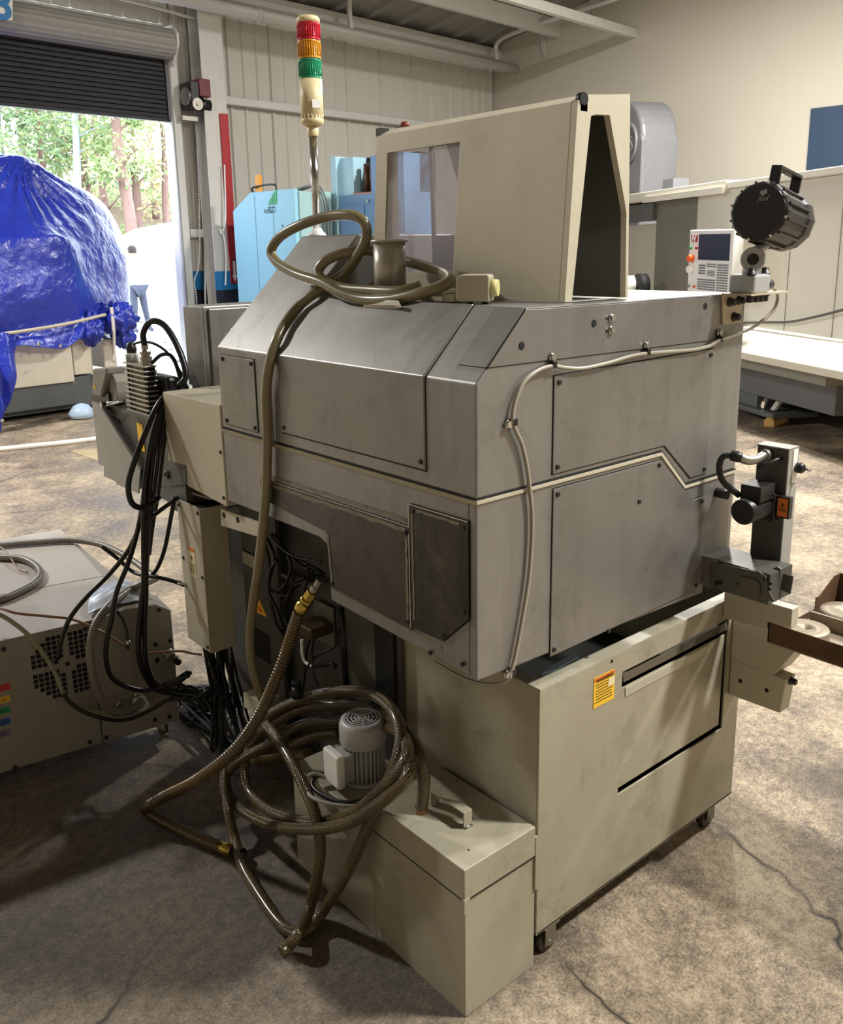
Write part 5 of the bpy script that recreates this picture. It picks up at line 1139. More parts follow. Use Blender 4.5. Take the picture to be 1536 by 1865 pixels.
# fittings on top
p1=Vector((xe-.02,yl_+.03,zt0)); m=MB(); m.lathe(p1,(0,0,1),[(.019,0),(.019,.028),(.014,.028),(.014,.034),(.017,.034),(.017,.044),(.011,.05),(.011,.062)],6,smooth=False); part('hose_fitting',m,m_al,cu_)
p2_=Vector((xb+.025,yh_-.02,zt0)); m=MB(); m.lathe(p2_,(0,0,1),[(.020,0),(.020,.025),(.016,.03)],14); part('plug_socket',m,m_lgrey,cu_)
m=MB(); m.lathe(p2_+Vector((0,0,.03)),(0,0,1),[(.015,0),(.017,.012),(.013,.03),(.004,.034)],12); part('elbow_plug',m,m_black,cu_)
# plastic terminal cover at left
q=[ax(*C8(s,t),.04) for s,t in ((100,390),(240,380),(240,440),(180,680),(90,650))]
m=MB(); m.slab(q,(.06,0,0)); tcv=part('terminal_cover',m,m_mgrey,cu_,bevel=.006)
p=ax(*C8(125,565),.0395); m=MB(); m.slab([p+Vector((0,.009,-.009)),p+Vector((0,-.009,-.009)),p+Vector((0,0,.012))],(-.0008,0,0)); part('warning_triangle',m,m_yel,tcv)
q=[ax(*C8(s,t),.06) for s,t in ((240,390),(290,430),(330,520),(345,720),(270,720),(270,560))]
m=MB(); m.slab(q,(.05,0,0)); part('shield',m,m_mgrey,cu_,bevel=.004)
m=MB(); q=[ax(*C8(s,t),.10) for s,t in ((230,380),(420,370),(425,720),(250,720))]; m.slab(q,(.03,0,0)); part('back_shield',m,m_lgrey,cu_)
m=MB(); m.slab([ax(*C8(s,t),.05) for s,t in ((90,660),(260,640),(265,720),(110,720))],(.05,0,0)); part('latch',m,m_black,cu_)
m=MB(); m.cyl(ax(*C8(240,760),.048),ax(*C8(420,710),.06),.004,.004,8); part('latch_rod',m,m_chrome,cu_)
# ================================================================ COOLANT TANK
m_tank=paint('tank_beige',(166,160,139),.45,.1,dirt=.35,streak=.06,smudge=.45,scale=3.6,dark=(84,74,54),bump=.008)
tk=thing('coolant_tank','beige sheet-metal coolant tank on casters under the machine','tank',(.55,.3,0))
TX0,TX1,TY1,TZ0,TZ1=.214,1.006,.46,.075,.667
dTL=ay(1137,1206,0);dBL=ay(1124,1447,0);dBR=ay(1319,1325,0);dTR=ay(1324,1143,0)
dx0=(dTL.x+dBL.x)/2;dx1=(dTR.x+dBR.x)/2;dz0=(dBL.z+dBR.z)/2;dz1=(dTL.z+dTR.z)/2
m=MB(); m.ring([(TX0,0,TZ0),(TX1,0,TZ0),(TX1,0,TZ1),(TX0,0,TZ1)],[(dx0,0,dz0),(dx1,0,dz0),(dx1,0,dz1),(dx0,0,dz1)],(0,.005,0)); part('side_wall',m,m_tank,tk,bevel=.0015)
m=MB(); m.box(TX0,TX0+.005,.005,TY1,TZ0,TZ1); part('end_wall',m,m_tank,tk,bevel=.0015)
m=MB(); m.box(TX1-.005,TX1,.005,TY1,TZ0,TZ1); part('end_wall',m,m_tank,tk)
m=MB(); m.box(TX0,TX1,TY1,TY1+.005,TZ0,TZ1-.02); part('rear_wall',m,m_tank,tk)
m=MB(); m.box(TX0,TX1,0,TY1,TZ0,TZ0+.005); part('tank_floor',m,m_tank,tk)
m=MB(); m.ring([(TX0,0,TZ1),(TX1,0,TZ1),(TX1,TY1,TZ1),(TX0,TY1,TZ1)],[(TX0+.03,.035,TZ1),(TX1-.03,.035,TZ1),(TX1-.03,TY1-.03,TZ1),(TX0+.03,TY1-.03,TZ1)],(0,0,.003)); part('top_flange',m,m_tank,tk,bevel=.001)
m=MB(); m.box(TX0+.01,TX1-.01,.045,TY1-.01,.3,.42); part('coolant',m,flat('dark_coolant',(8,8,7),.6),tk)
p=az(1025,1209,.655); m=MB(); m.slab([az(987,1230,.668),az(1000,1217,.668),az(1048,1192,.668),az(1054,1199,.668),az(1008,1224,.668)],(0,0,.004)); part('pale_sheet',m,flat('pale_blue_sheet',(168,204,232),.3),tk)  # small pale blue sheet in the gap at the tank top
# drawer / door in the side wall
g=.006
m=MB(); m.box(dx0-.01,dx1+.01,.030,.034,dz0-.01,dz1+.01); part('door_recess',m,m_gap,tk)
hh=.045
m=MB(); m.box(dx0+g,dx1-g,.006,.010,dz0+g*1.6,dz1-hh); dr=part('tank_door',m,m_tank,tk,bevel=.002)
m=MB(); m.prism([(.024,dz1-.004),(.004,dz1-.010),(.000,dz1-.028),(.006,dz1-.030),(.028,dz1-.012)],'x',dx0+g,dx1-g); part('door_handle',m,paint('worn_handle',(96,90,76),.4,.3,dirt=.6,streak=0,scale=14,dark=(24,20,16),bump=.02),dr)
m=MB(); m.prism([(.004,dz1-hh-.004),(.010,dz1-hh-.002),(.010,dz1-hh-.024),(.004,dz1-hh-.026)],'x',dx0+.02,dx1-.08); part('door_lip',m,m_beige2,dr)
p=ay(1115,1204,-.0005); place('hole',screw_mesh('hole',.004,.001),m_gap,p,(0,-1,0),tk)
# warning sticker
p=ay(1099,1257,-.0008); 
a0=ay(1080,1237,0);a1=ay(1120,1218,0);a2=ay(1080,1291,0)
label_on(tk,((a0+a1)/2).lerp((a0+a1)/2+(a2-a0),.5)+Vector((0,-.0008,0)),(1,0,0),(0,0,1),(a1-a0).length*.95,(a0-a2).length,m_orange,m_yel,7,False)
text('label_heading','WARNING',.0125,ay(1087,1245,-.0022),(1,0,0),(0,0,1),m_ink,tk,.0002)
m=MB(); q=ay(1111,1240,-.0018); m.slab([q+Vector((x,0,z)) for x,z in ((-.006,-.012),(.018,-.012),(.016,.008),(-.004,.006))],(0,-.0003,0)); part('label_tear',m,m_lab,tk)
# casters
def caster(x,y,r=.026):
    m=MB(); m.cyl((x,y-.011,r),(x,y+.011,r),r,r,24); c=part('caster_wheel',m,paint('caster_rubber',(62,54,44),.4,.2,dirt=.3,streak=0,bump=0),tk)
    m=MB(); m.box(x-.014,x+.02,y-.018,y-.014,r*.8,TZ0); m.box(x-.014,x+.02,y+.014,y+.018,r*.8,TZ0); m.box(x-.02,x+.03,y-.02,y+.02,TZ0-.008,TZ0); m.cyl((x,y-.02,r),(x,y+.02,r),.007,.007,10); part('caster_fork',m,m_steel,c)
cp=az(1000,1712,.03); caster(cp.x,max(cp.y,.022)); caster(TX1-.08,.03); caster(TX0+.06,TY1-.05); caster(TX1-.08,TY1-.05)
# filter box at the front left
FX1=.208
m=MB(); m.box(.001,FX1,.001,.305,0.0,.30); fb=part('filter_box',m,m_tank,tk,bevel=.002)
m=MB(); m.box(.001,FX1+.004,.306,.640,0.0,.290); part('pump_shelf',m,m_tank,tk,bevel=.002)
zl=.356; zs=zat(0,0,1640)
m=MB(); m.prism([(-.003,zs),(-.003,zl),(FX1-.004,zl),(FX1-.004,zs)],'y',-.003,.304); lid=part('box_lid',m,m_tank,tk,bevel=.002)
m=MB(); m.box(-.0015,FX1,-.0015,.303,zs-.004,zs); part('lid_gap',m,m_gap,tk)
m=MB(); m.box(FX1-.004,FX1+.003,-.004,.004,.20,.33); part('corner_tab',m,m_tank,tk)
m=MB(); m.box(-.005,.01,-.005,.004,zs-.03,zs+.004); part('corner_tab',m,m_tank,tk)
h1=az(853,1506,zl); h2=az(792,1464,zl); hv=(h2-h1).normalized(); hside=Vector((hv.y,-hv.x,0))*.012
m=MB(); hz=.035
m.slab([h1-hside,h1+hside,h1+hside+Vector((0,0,hz)),h1-hside+Vector((0,0,hz))],hv*.003); m.slab([h2-hside,h2+hside,h2+hside+Vector((0,0,hz)),h2-hside+Vector((0,0,hz))],-hv*.003)
m.slab([h1-hside+Vector((0,0,hz)),h1+hside+Vector((0,0,hz)),h2+hside+Vector((0,0,hz)),h2-hside+Vector((0,0,hz))],(0,0,.003)); part('lid_handle',m,m_tank,lid,bevel=.001)
for h in (h1,h2):
    m=MB(); m.cyl(h-hside*.9,h+hside*.9,.004,.004,8); part('weld_bead',m,m_steel,lid)
for px,py in ((832,1421),(854,1548)): place('hole',screw_mesh('hole',.0025,.0008),m_gap,az(px,py,zl),(0,0,1),lid)
# ---------------------------------------------------------------- coolant pump
_mp=az(664,1414,.291); mx_,my_,zb1=_mp.x,_mp.y,.291
pm=thing('coolant_pump','light grey finned pump motor with round fan grille on the tank','pump',(mx_,my_,zb1))
m_mot=paint('motor_grey',(176,174,172),.42,.1,dirt=.15,streak=.1,scale=14,dark=(70,60,46),bump=.01)
zc0=zat(mx_,my_,1345); zc1=zat(mx_,my_,1303); RM=.0575
m=MB(); m.cyl((mx_,my_,zb1),(mx_,my_,zc0),.045,.045,24); part('motor_body',m,m_mot,pm)
for k in range(30):
    a=2*math.pi*k/30; d=Vector((math.cos(a),math.sin(a),0)); t=Vector((-d.y,d.x,0)); m=MB(); m.obox(Vector((mx_,my_,(zb1+zc0)/2+.004))+d*.0478,d*.005,t*.0015,(0,0,(zc0-zb1)/2-.004)); part('cooling_fin',m,m_mot,pm)
m=MB(); m.lathe((mx_,my_,zb1),(0,0,1),[(.056,0),(.056,.006),(.047,.008)],24); part('flange',m,m_mot,pm)
hC=zc1-zc0
m=MB(); m.lathe((mx_,my_,zc0-.004),(0,0,1),[(RM-.002,0),(RM,.004),(RM,hC*.75),(RM*.92,hC*.93),(RM*.72,hC),(RM*.70,hC-.001)],32,cap=False); fc=part('fan_cover',m,m_mot,pm)
m=MB(); m.cyl((mx_,my_,zc0),(mx_,my_,zc0+hC-.008),RM*.7,RM*.7,24); part('fan_dark',m,m_gap,fc)
for r in (.036,.027,.018,.009):
    m=MB(); z=zc0-.004+hC; m.lathe((mx_,my_,z-.002),(0,0,1),[(r-.0018,0),(r+.0018,0),(r+.0018,.0025),(r-.0018,.0025),(r-.0018,0)],28,cap=False); part('grille_ring',m,m_mot,fc)
m=MB(); z=zc0-.004+hC-.001
for k in range(4):
    a=math.pi*k/4+.2; d=Vector((math.cos(a),math.sin(a),0)); m.obox((mx_,my_,z),d*.040,Vector((-d.y,d.x,0))*.002,(0,0,.0012))
part('grille_bar',m,m_mot,fc)
# terminal box
tcx=ax(612,1382,.045); td=Vector((-1,.06,0)).normalized(); tt=Vector((-td.y,td.x,0))
tb0=Vector((mx_,my_,0))+td*.060; m=MB(); m.obox((tb0.x,tb0.y,zb1+.055),td*.018,tt*.028,(0,0,.036)); tb=part('terminal_box',m,m_mot,pm,bevel=.004)
m=MB(); tb1=Vector((mx_,my_,0))+td*.084; m.obox((tb1.x,tb1.y,zb1+.058),td*.011,tt*.034,(0,0,.043)); part('box_cover',m,m_white,pm,bevel=.005)
sp_=Vector((tb1.x,tb1.y,zb1+.02))
tube_thing('motor_cord',[sp_+Vector((0,.02,.0)),sp_+Vector((-.03,.05,.01)),sp_+Vector((-.05,.05,-.005)),sp_+Vector((-.07,.0,-.008)),sp_+Vector((-.05,-.06,-.008)),sp_+Vector((.0,-.11,-.008)),sp_+Vector((.07,-.12,-.008))],.0045,m_lgrey,'grey cord curling around the pump motor','cord',8)
tube_thing('pump_lead',[sp_+Vector((.01,.03,.0)),sp_+Vector((-.02,.045,.002)),sp_+Vector((-.045,.03,-.006)),sp_+Vector((-.045,-.02,-.008)),sp_+Vector((-.02,-.08,-.008)),sp_+Vector((.05,-.105,-.008))],.006,m_rubber,'black lead curling around the pump motor','cord',8)
# pipe elbow beside the coil
pe=ax(470,1383,.10); pe2=ax(560,1372,.14)
m=MB(); m.cyl(pe,pe2,.016,.016,16); m.lathe(pe,(pe2-pe),[(.019,-.004),(.021,0),(.021,.012),(.017,.014)],18); m.lathe(pe,(pe2-pe),[(.012,-.0045),(.001,-.0044)],12)
m_pipe=paint('brown_pipe',(120,98,66),.35,.3,dirt=.4,streak=.1,scale=10,bump=.01)
part('return_pipe',m,m_pipe,label='short brown return pipe with open collar behind the hose coil',cat='pipe')
# ================================================================ HOSES
m_thin=hose_mat('olive_hose',(118,108,78),(140,130,98),'plain',.32)
m_braid=hose_mat('braided_hose',(44,34,20),(132,112,62),'braid',.26,14,760)
m_ringh=hose_mat('ribbed_hose',(62,46,20),(150,122,60),'ring',.28,1,700)
H1=P3([(480,1278,'x',.04),(470,1250,'x',.03),(459,1205,'x',.022),(456,1160,'x',.021),(461,1100,'x',.021),(470,1040,'x',.021),(479,960,'x',.019),(485,890,'x',.018),(487,800,'x',.019),(485,720,'x',.019),(490,670,'x',.019)]+
 [(503,622,'s',.016),(522,586,'s',.016),(545,557,'s',.016),(572,535,'s',.018)]+
 [(600,517,'x',.175),(628,497,'x',.20),(650,468,'x',.21),(667,436,'x',.215),(664,406,'x',.21),(640,392,'x',.20),(600,394,'x',.19),(552,408,'x',.165),(512,430,'x',.15),(494,456,'x',.145),(505,478,'x',.14),(540,499,'x',.14),(585,514,'x',.14),(620,533,'x',.14),(660,545,'x',.145),(715,545,'x',.15),(770,533,'x',.165),(808,520,'x',.19),(820,507,'x',.22),(800,494,'x',.26),(752,479,'x',.285),(712,468,'x',.275),(672,456,'x',.24),(630,461,'x',.20),(595,474,'x',.17),(580,495,'x',.155),(592,513,'x',.15),(625,525,'x',.155),(670,529,'x',.16),(725,531,'x',.165),(765,522,'x',.19)])
tube_thing('thin_hose',H1,.0122,m_thin,'smooth olive hose coiled on the machine top and hanging down its front','hose',14,8,True)
# ribbed hose from the brass fitting to the floor
R1=P3([(545,1115,'x',.055),(533,1150,'x',.045),(520,1190,'x',.03),(503,1235,'x',.0),(480,1288,'x',-.03),(450,1338,'x',-.07),(410,1382,'x',-.12),(350,1425,'x',-.17),(300,1450,'x',-.20)])+P3([(272,1466,'z',.075),(266,1475,'z',.04),(285,1488,'z',.025),(330,1512,'z',.02),(375,1532,'z',.02),(400,1542,'z',.02)])
pth=resample(smooth_path(R1,8),.0022)
m=MB(); m.tube(pth,lambda s:.0150+.0012*math.sin(s*2*math.pi/.0088),14,True,True)
rh=part('ribbed_hose',m,m_ringh,label='brown ribbed suction hose running from brass fitting down to the floor',cat='hose')
m_brass=paint('brass',(190,166,86),.22,1.0,dirt=.3,streak=0,scale=20,dark=(110,84,36),bump=.01)
f0=ax(547,1111,.055); f1=ax(580,1062,.08); fd=(f1-f0); fl_=fd.length
bf=thing('brass_fitting','brass hose coupling screwed into the machine side','fitting',f0)
m=MB(); m.lathe(f0-fd*.02,fd,[(.0165,0),(.0175,.004),(.0175,.022),(.0150,.024),(.0150,.030),(.0175,.032),(.0175,.040),(.014,.043)],20); part('hose_collar',m,m_brass,bf)
m=MB(); m.lathe(f0+fd.normalized()*.041,fd,[(.0145,0),(.0145,.024),(.011,.026)],6,smooth=False); part('hex_nut',m,m_brass,bf)
m=MB(); m.lathe(f0+fd.normalized()*.066,fd,[(.010,0),(.010,.006),(.0125,.006),(.0125,.018),(.010,.018),(.010,.04)],8,smooth=False); part('union',m,m_steel,bf)
e0=az(398,1541,.02); e1=az(430,1552,.02)
m=MB(); m.cyl(e0,e0.lerp(e1,.8),.0165,.0165,18); ec=part('hose_end_ferrule',m,m_brass,rh); m=MB(); m.lathe(e0.lerp(e1,.8),(e1-e0),[(.012,0),(.013,.02),(.016,.022),(.016,.034)],14); part('quick_coupler',m,m_dark,rh)
# braided coil
def T(a,b): return (230+a/2.603,1200+b/2.603)
def TP(l): return P3([(*T(a,b),k,v) for a,b,k,v in l])
B1=TP([(660,315,'x',.02),(715,375,'x',-.005),(785,490,'x',-.03),(850,620,'x',-.045),(900,750,'x',-.055),(920,890,'x',-.06),(905,1030,'x',-.07),(870,1180,'x',-.085)])+TP([(815,1300,'z',.045),(770,1360,'z',.02),(735,1390,'z',.016)])
B2=TP([(545,380,'x',.01),(600,320,'x',.03),(740,230,'x',.09),(900,170,'x',.13),(1050,150,'x',.15),(1180,175,'x',.13),(1265,250,'x',.09),(1300,360,'x',.06),(1285,470,'x',.03),(1235,600,'x',.0),(1180,720,'x',-.022),(1115,870,'x',-.03),(1055,1000,'x',-.04),(990,1110,'x',-.06),(930,1200,'x',-.075)])+TP([(875,1272,'z',.018),(820,1300,'z',.016),(760,1280,'z',.016),(700,1220,'z',.015),(625,1110,'z',.015),(560,1000,'z',.016),(518,870,'z',.03)])+TP([(485,730,'x',-.085),(465,600,'x',-.055),(475,510,'x',-.03),(515,420,'x',-.005)])
B3=TP([(1395,745,'x',.055),(1408,650,'x',.06),(1412,560,'x',.065),(1395,470,'x',.07),(1360,390,'x',.09),(1310,320,'x',.11),(1230,270,'x',.16),(1120,225,'x',.18),(1000,218,'x',.17),(860,230,'x',.13),(730,285,'x',.09),(630,360,'x',.05),(575,450,'x',.015),(563,550,'x',-.01),(590,640,'x',-.025),(670,715,'x',-.035),(770,755,'x',-.035),(880,775,'x',-.03),(990,760,'x',-.03),(1090,720,'x',-.028),(1180,650,'x',-.022),(1260,570,'x',-.018),(1320,490,'x',.0),(1335,420,'x',.04),(1300,350,'x',.10),(1200,310,'x',.165),(1100,290,'x',.18),(1000,295,'x',.17),(880,300,'x',.14),(790,330,'x',.11),(680,400,'x',.05),(560,470,'x',.0),(480,545,'x',-.03),(485,640,'x',-.04),(560,725,'x',-.052),(680,785,'x',-.062),(800,805,'x',-.065),(930,805,'x',-.062),(1060,775,'x',-.055),(1160,715,'x',-.045),(1260,640,'x',-.03),(1330,570,'x',-.022),(1345,500,'x',.01)])
B4=TP([(1010,350,'x',.165),(900,362,'x',.14),(810,395,'x',.11),(740,420,'x',.08),(650,432,'x',.07),(600,440,'x',.055)])
RB=.0138
for nm,pts,lab in (('coolant_hose',B1,'thick braided hose strand crossing in front of the coil down to the floor'),('coolant_hose',B2,'thick oily braided hose loop reaching the floor in front of the tank'),('coolant_hose',B3,'long braided hose coiled twice around the pump motor, open end on the lid'),('coolant_hose',B4,'short braided hose strand behind the coil beside the pump')):
    h_=tube_thing(nm,pts,RB,m_braid,lab,'hose',16,8,True,group='braided coolant hoses')
    if pts is B3:
        d=(pts[0]-pts[1]).normalized(); m=MB(); m.lathe(pts[0]-d*.002,d,[(RB+.0006,-.02),(RB+.0008,.003),(RB*.72,.0035),(RB*.70,-.012)],20,cap=False); part('hose_mouth',m,hose_mat('hose_amber',(128,84,30),(150,104,44),'plain',.3),h_)
        m=MB(); m.lathe(pts[0]-d*.006,d,[(RB*.71,0),(.001,.0002)],16); part('hose_bore',m,m_gap,h_)
# ================================================================ PARTS CONVEYOR at the right
pc_=thing('parts_conveyor','grey parts conveyor with black gear motor on the machine side','conveyor',(.86,-.1,.72))
m_dk=paint('conveyor_dark',(92,90,85),.4,.4,dirt=.3,streak=.15,scale=8,bump=.01)
m_md=paint('conveyor_grey',(112,108,100),.4,.3,dirt=.25,streak=.15,scale=8,bump=.01)
def C6(a,b): return (1240+a/3.453,780+b/3.453)
m=MB(); m.slab([ax(*C6(a,b),.80) for a,b in ((195,838),(500,900),(545,930),(550,1000),(600,1090),(540,1075),(195,985))],(-.005,0,0)); part('side_rail',m,m_dk,pc_,bevel=.001)
m=MB(); m.slab([ax(*C6(a,b),.80) for a,b in ((145,795),(245,820),(240,845),(195,835),(190,1000),(150,985))],(-.007,0,0)); part('mounting_angle',m,m_md,pc_)
m=MB(); m.box(.80,.90,-.17,.0,.80,.816); m.box(.80,.90,-.17,.0,.742,.80); part('belt_deck',m,m_dk,pc_)
m=MB(); m.slab([ax(*C6(a,b),.791) for a,b in ((370,930),(470,950),(500,985),(495,1050),(470,1065),(385,1045),(365,1020))],(.003,0,0)); part('bearing_plate',m,paint('plate_olive',(96,92,78),.35,.4,dirt=.2,streak=.1,scale=8,bump=0),pc_)
for a,b in ((368,980),(488,1018),(530,950),(565,975),(560,1010),(225,975),(250,970)): place('rail_screw',scr,m_chrome,ax(*C6(a,b),.7945),(-1,0,0),pc_)
m=MB(); m.slab([ax(*C6(a,b),.84) for a,b in ((560,890),(610,870),(630,885),(600,1090),(575,1080))],(.004,0,0)); part('end_plate',m,m_dk,pc_)
m=MB(); m.slab([ax(*C6(a,b),.86) for a,b in ((630,905),(710,932),(690,1045),(615,1010))],(.004,0,0)); part('end_guard',m,m_dk,pc_,bevel=.002)
# column
ctl=ax(*C6(485,105),.9);ctr=ax(*C6(680,135),.9); xw=ay(*C6(738,122),ctr.y).x
m=MB(); m.box(.9,max(xw,.935),ctr.y,ctl.y,.80,ctl.z); cc=part('column',m,m_dk,pc_,bevel=.002)
m=MB(); m.box(.899,max(xw,.935)+.001,ctr.y-.003,ctr.y,.74,ctl.z+.001); part('column_side',m,m_lgrey,pc_)
m=MB(); m.box(.898,max(xw,.935)+.001,ctr.y-.003,ctl.y+.001,ctl.z,ctl.z+.003); part('column_cap',m,m_lgrey,pc_)
p=ay(*C6(715,250),ctr.y-.003); m=MB(); m.box(p.x-.010,p.x+.010,ctr.y-.0045,ctr.y-.003,p.z-.035,p.z+.045); part('column_label',m,m_white,pc_)
p=ay(*C6(728,245),ctr.y-.004); m=MB(); m.lathe(p,(0,-1,0),[(.010,0),(.013,.004),(.013,.014),(.008,.02)],14); part('switch',m,m_black,pc_)
m=MB(); m.cyl(p+Vector((0,-.02,0)),p+Vector((.004,-.034,-.004)),.003,.003,8); part('switch_lever',m,m_chrome,pc_)
# motor: axis along -x out of column face
mc=ax(*C6(585,500),.9); mo=ax(*C6(380,535),.80)
mo=Vector((.80,mc.y+.002,mc.z))
moF=ax(*C6(385,530),.792); moB=Vector((.895,moF.y,moF.z))
RMo=.030
m=MB(); m.lathe(moF,(1,0,0),[(RMo-.003,0),(RMo,.004),(RMo,.085),(RMo+.001,.09),(RMo+.001,.104)],28); gm=part('gear_motor',m,m_black,pc_)
m=MB(); m.box(moF.x+.085,.9,moF.y-.033,moF.y+.033,moF.z-.033,moF.z+.033); part('motor_flange',m,m_bk,pc_,bevel=.003)
q0=ax(*C6(585,440),.895)
m=MB(); c=Vector((moF.x+.06,moF.y-.01,moF.z+.046)); m.box(c.x-.035,c.x+.03,moF.y-.030,moF.y+.022,moF.z+.022,moF.z+.060); part('motor_terminal_box',m,m_bk,pc_,bevel=.003)
lp=Vector((.886,ctr.y+.012,moF.z)); m=MB(); m.box(.884,.8985,moF.y-.066,moF.y-.034,moF.z-.022,moF.z+.030); lb=part('label_plate',m,m_bk,pc_)
label_on(pc_,(.8835,moF.y-.050,moF.z+.004),(0,-1,0),(0,0,1),.024,.044,m_orange,m_orange,3)
for dz in (.032,-.03): place('motor_bolt',scr,m_chrome,(moF.x+.084,moF.y-.028,moF.z+dz),(-1,0,0),pc_)
# conduit elbow
c0=ax(*C6(545,165),.897); m=MB(); m.cyl(c0,c0+Vector((-.016,0,0)),.014,.014,16); m.tube(smooth_path([c0+Vector((-.016,0,0)),c0+Vector((-.045,0,-.004)),c0+Vector((-.07,.010,-.004)),c0+Vector((-.085,.022,.004))],5),.011,12); part('conduit_elbow',m,m_steel,pc_)
e_=c0+Vector((-.085,.022,.004)); m=MB(); m.lathe(e_,(-.6,.7,.2),[(.012,-.004),(.013,0),(.013,.018),(.009,.02)],12); part('conduit_nut',m,m_black,pc_)
tube_thing('conveyor_cable',[e_+Vector((-.010,.012,.004)),e_+Vector((-.022,.028,.0)),e_+Vector((-.026,.034,-.025)),e_+Vector((-.018,.026,-.06)),Vector((moF.x+.028,moF.y+.024,moF.z+.03))],.0075,m_rubber,'short thick black cable looping to the conveyor motor','cable',10)
tube_thing('conveyor_lead',[ax(*C6(630,190),.897),ax(*C6(600,200),.88),ax(*C6(540,225),.86),ax(*C6(480,250),.85)],.005,m_rubber,'black lead curving from the conveyor column','cable',8)
p0=ax(*C6(270,412),.835); m=MB(); m.cyl(Vector((p0.x,.0,p0.z)),Vector((p0.x,-.03,p0.z)),.012,.012,12); part('cable_entry',m,m_rubber,pc_)
# beige chute brackets
ch_=thing('chute_bracket','stacked beige sheet-metal chute under the parts conveyor','bracket',(.95,-.08,.4))
m=MB(); m.prism([(-.0015,.703),(-.0015,.628),(-.118,.634),(-.118,.655),(-.18,.657),(-.18,.706)],'x',.898,.930); part('upper_chute',m,m_beige2,ch_,bevel=.002)
m=MB(); m.prism([(-.0015,.6265),(-.0015,.498),(-.121,.495),(-.17,.577),(-.17,.597),(-.118,.597),(-.118,.6265)],'x',.95,1.04); part('middle_chute',m,m_beige2,ch_,bevel=.002)
m=MB(); m.prism([(-.0015,.497),(-.0015,.395),(-.144,.399),(-.153,.494)],'x',.952,1.0); lo_=part('lower_bracket',m,m_beige2,ch_,bevel=.002)
for y,z in ((-.032,.445),(-.105,.447)): place('hole',screw_mesh('hole',.006,.001),m_gap,(.952,y,z),(-1,0,0),ch_)
place('bracket_bolt',sb2,m_black,(.975,-.1535,.485),(0,-1,0),ch_)
# rusty tray
tr=thing('rusty_tray','rusty brown steel tray holding metal discs at the right edge','tray',(1.08,-.3,.6))
m_rust=paint('rusty_steel',(96,70,48),.6,.3,dirt=.5,streak=.1,scale=12,dark=(44,30,20),bump=.03)
m_rust2=paint('grey_rust',(150,138,118),.5,.4,dirt=.45,streak=.1,scale=16,dark=(80,62,44),bump=.03)
ty0,ty1,tx0,tx1,tz0,tz1=-.121,-.75,.904,1.27,.602,.652
m=MB(); m.box(tx0,tx0+.003,ty1,ty0,tz0,tz1); part('tray_wall',m,m_rust,tr)
m=MB(); m.box(tx1-.003,tx1,ty1,ty0,tz0,tz1+.035); part('tray_wall',m,m_rust,tr)
m=MB(); m.slab([(tx0,ty0,tz0),(tx1,ty0,tz0),(tx1,ty0,tz1+.035),(1.235,ty0,tz1+.035),(1.16,ty0,tz1),(1.14,ty0,tz1),(1.14,ty0,tz0+.02),(1.03,ty0,tz0+.02),(1.03,ty0,tz1),(tx0,ty0,tz1)],(0,-.003,0)); part('tray_wall',m,m_rust,tr)
m=MB(); m.box(tx0,tx1,ty1,ty1+.003,tz0,tz1); part('tray_wall',m,m_rust,tr)
m=MB(); m.box(tx0,tx1,ty1,ty0,tz0-.003,tz0); part('tray_floor',m,m_rust2,tr)
for lx_ in (tx0+.03,tx1-.05):
    m=MB(); m.box(lx_,lx_+.02,ty1+.02,ty1+.04,0,tz0-.003); part('tray_leg',m,m_rust,tr)
m=MB(); m.box(.96,.99,ty1+.02,-.155,tz0-.028,tz0-.003); part('tray_rail',m,m_rust,tr)
m=MB(); m.box(1.075,1.082,ty1,ty0-.02,tz0,tz0+.036); part('tray_divider',m,m_rust2,tr)
for i,(px,py,r,h,lab) in enumerate(((1468,1143,.056,.022,'grey metal disc with centre hole in the near half of the tray'),(1540,1112,.06,.034,'thick rusty metal disc in the far half of the tray'))):
    p=az(px,py,tz0+h); m=MB(); px_=min(p.x,1.012) if i==0 else max(p.x,1.15)
    m.lathe((px_,p.y,tz0+.0005),(0,0,1),[(r*.98,0),(r,.003),(r,h-.003),(r*.97,h),(r*.24,h),(r*.22,h-.004),(r*.12,h-.004),(r*.12,h-.012)],36); part('metal_disc',m,m_rust2,label=lab,cat='disc',group='metal discs in the tray')
# ================================================================ CHILLER / TRANSFORMER UNIT
A0=Vector((-.492,1.488,0)); CU=Vector((.99222,-.12451,0)); CN=Vector((.12451,.99222,0))
def cp_(u,n,z): q=A0+CU*u+CN*n; return Vector((q.x,q.y,z))
def cpl(px,py,n=0):
    p=plane_hit(px,py,cp_(0,n,0),CN); return (p-A0).dot(CU),p.z
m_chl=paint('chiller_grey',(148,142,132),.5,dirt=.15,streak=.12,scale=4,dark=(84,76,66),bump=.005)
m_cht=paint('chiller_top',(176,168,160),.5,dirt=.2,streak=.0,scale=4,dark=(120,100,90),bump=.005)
cz0,cz1=.065,.478
cl_=thing('chiller_unit','low grey chiller cabinet with square vent grille left of the machine','chiller',cp_(.1,.5,0))
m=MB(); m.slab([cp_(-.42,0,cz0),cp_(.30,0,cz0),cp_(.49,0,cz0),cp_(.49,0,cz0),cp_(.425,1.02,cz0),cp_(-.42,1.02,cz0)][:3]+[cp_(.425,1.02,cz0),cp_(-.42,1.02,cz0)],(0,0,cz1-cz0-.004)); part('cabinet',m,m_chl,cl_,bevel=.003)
m=MB(); m.slab([cp_(-.425,-.004,cz1-.004),cp_(.43,-.004,cz1-.004),cp_(.425,1.024,cz1-.004),cp_(-.425,1.024,cz1-.004)],(0,0,.004)); part('top_cover',m,m_cht,cl_,bevel=.002)
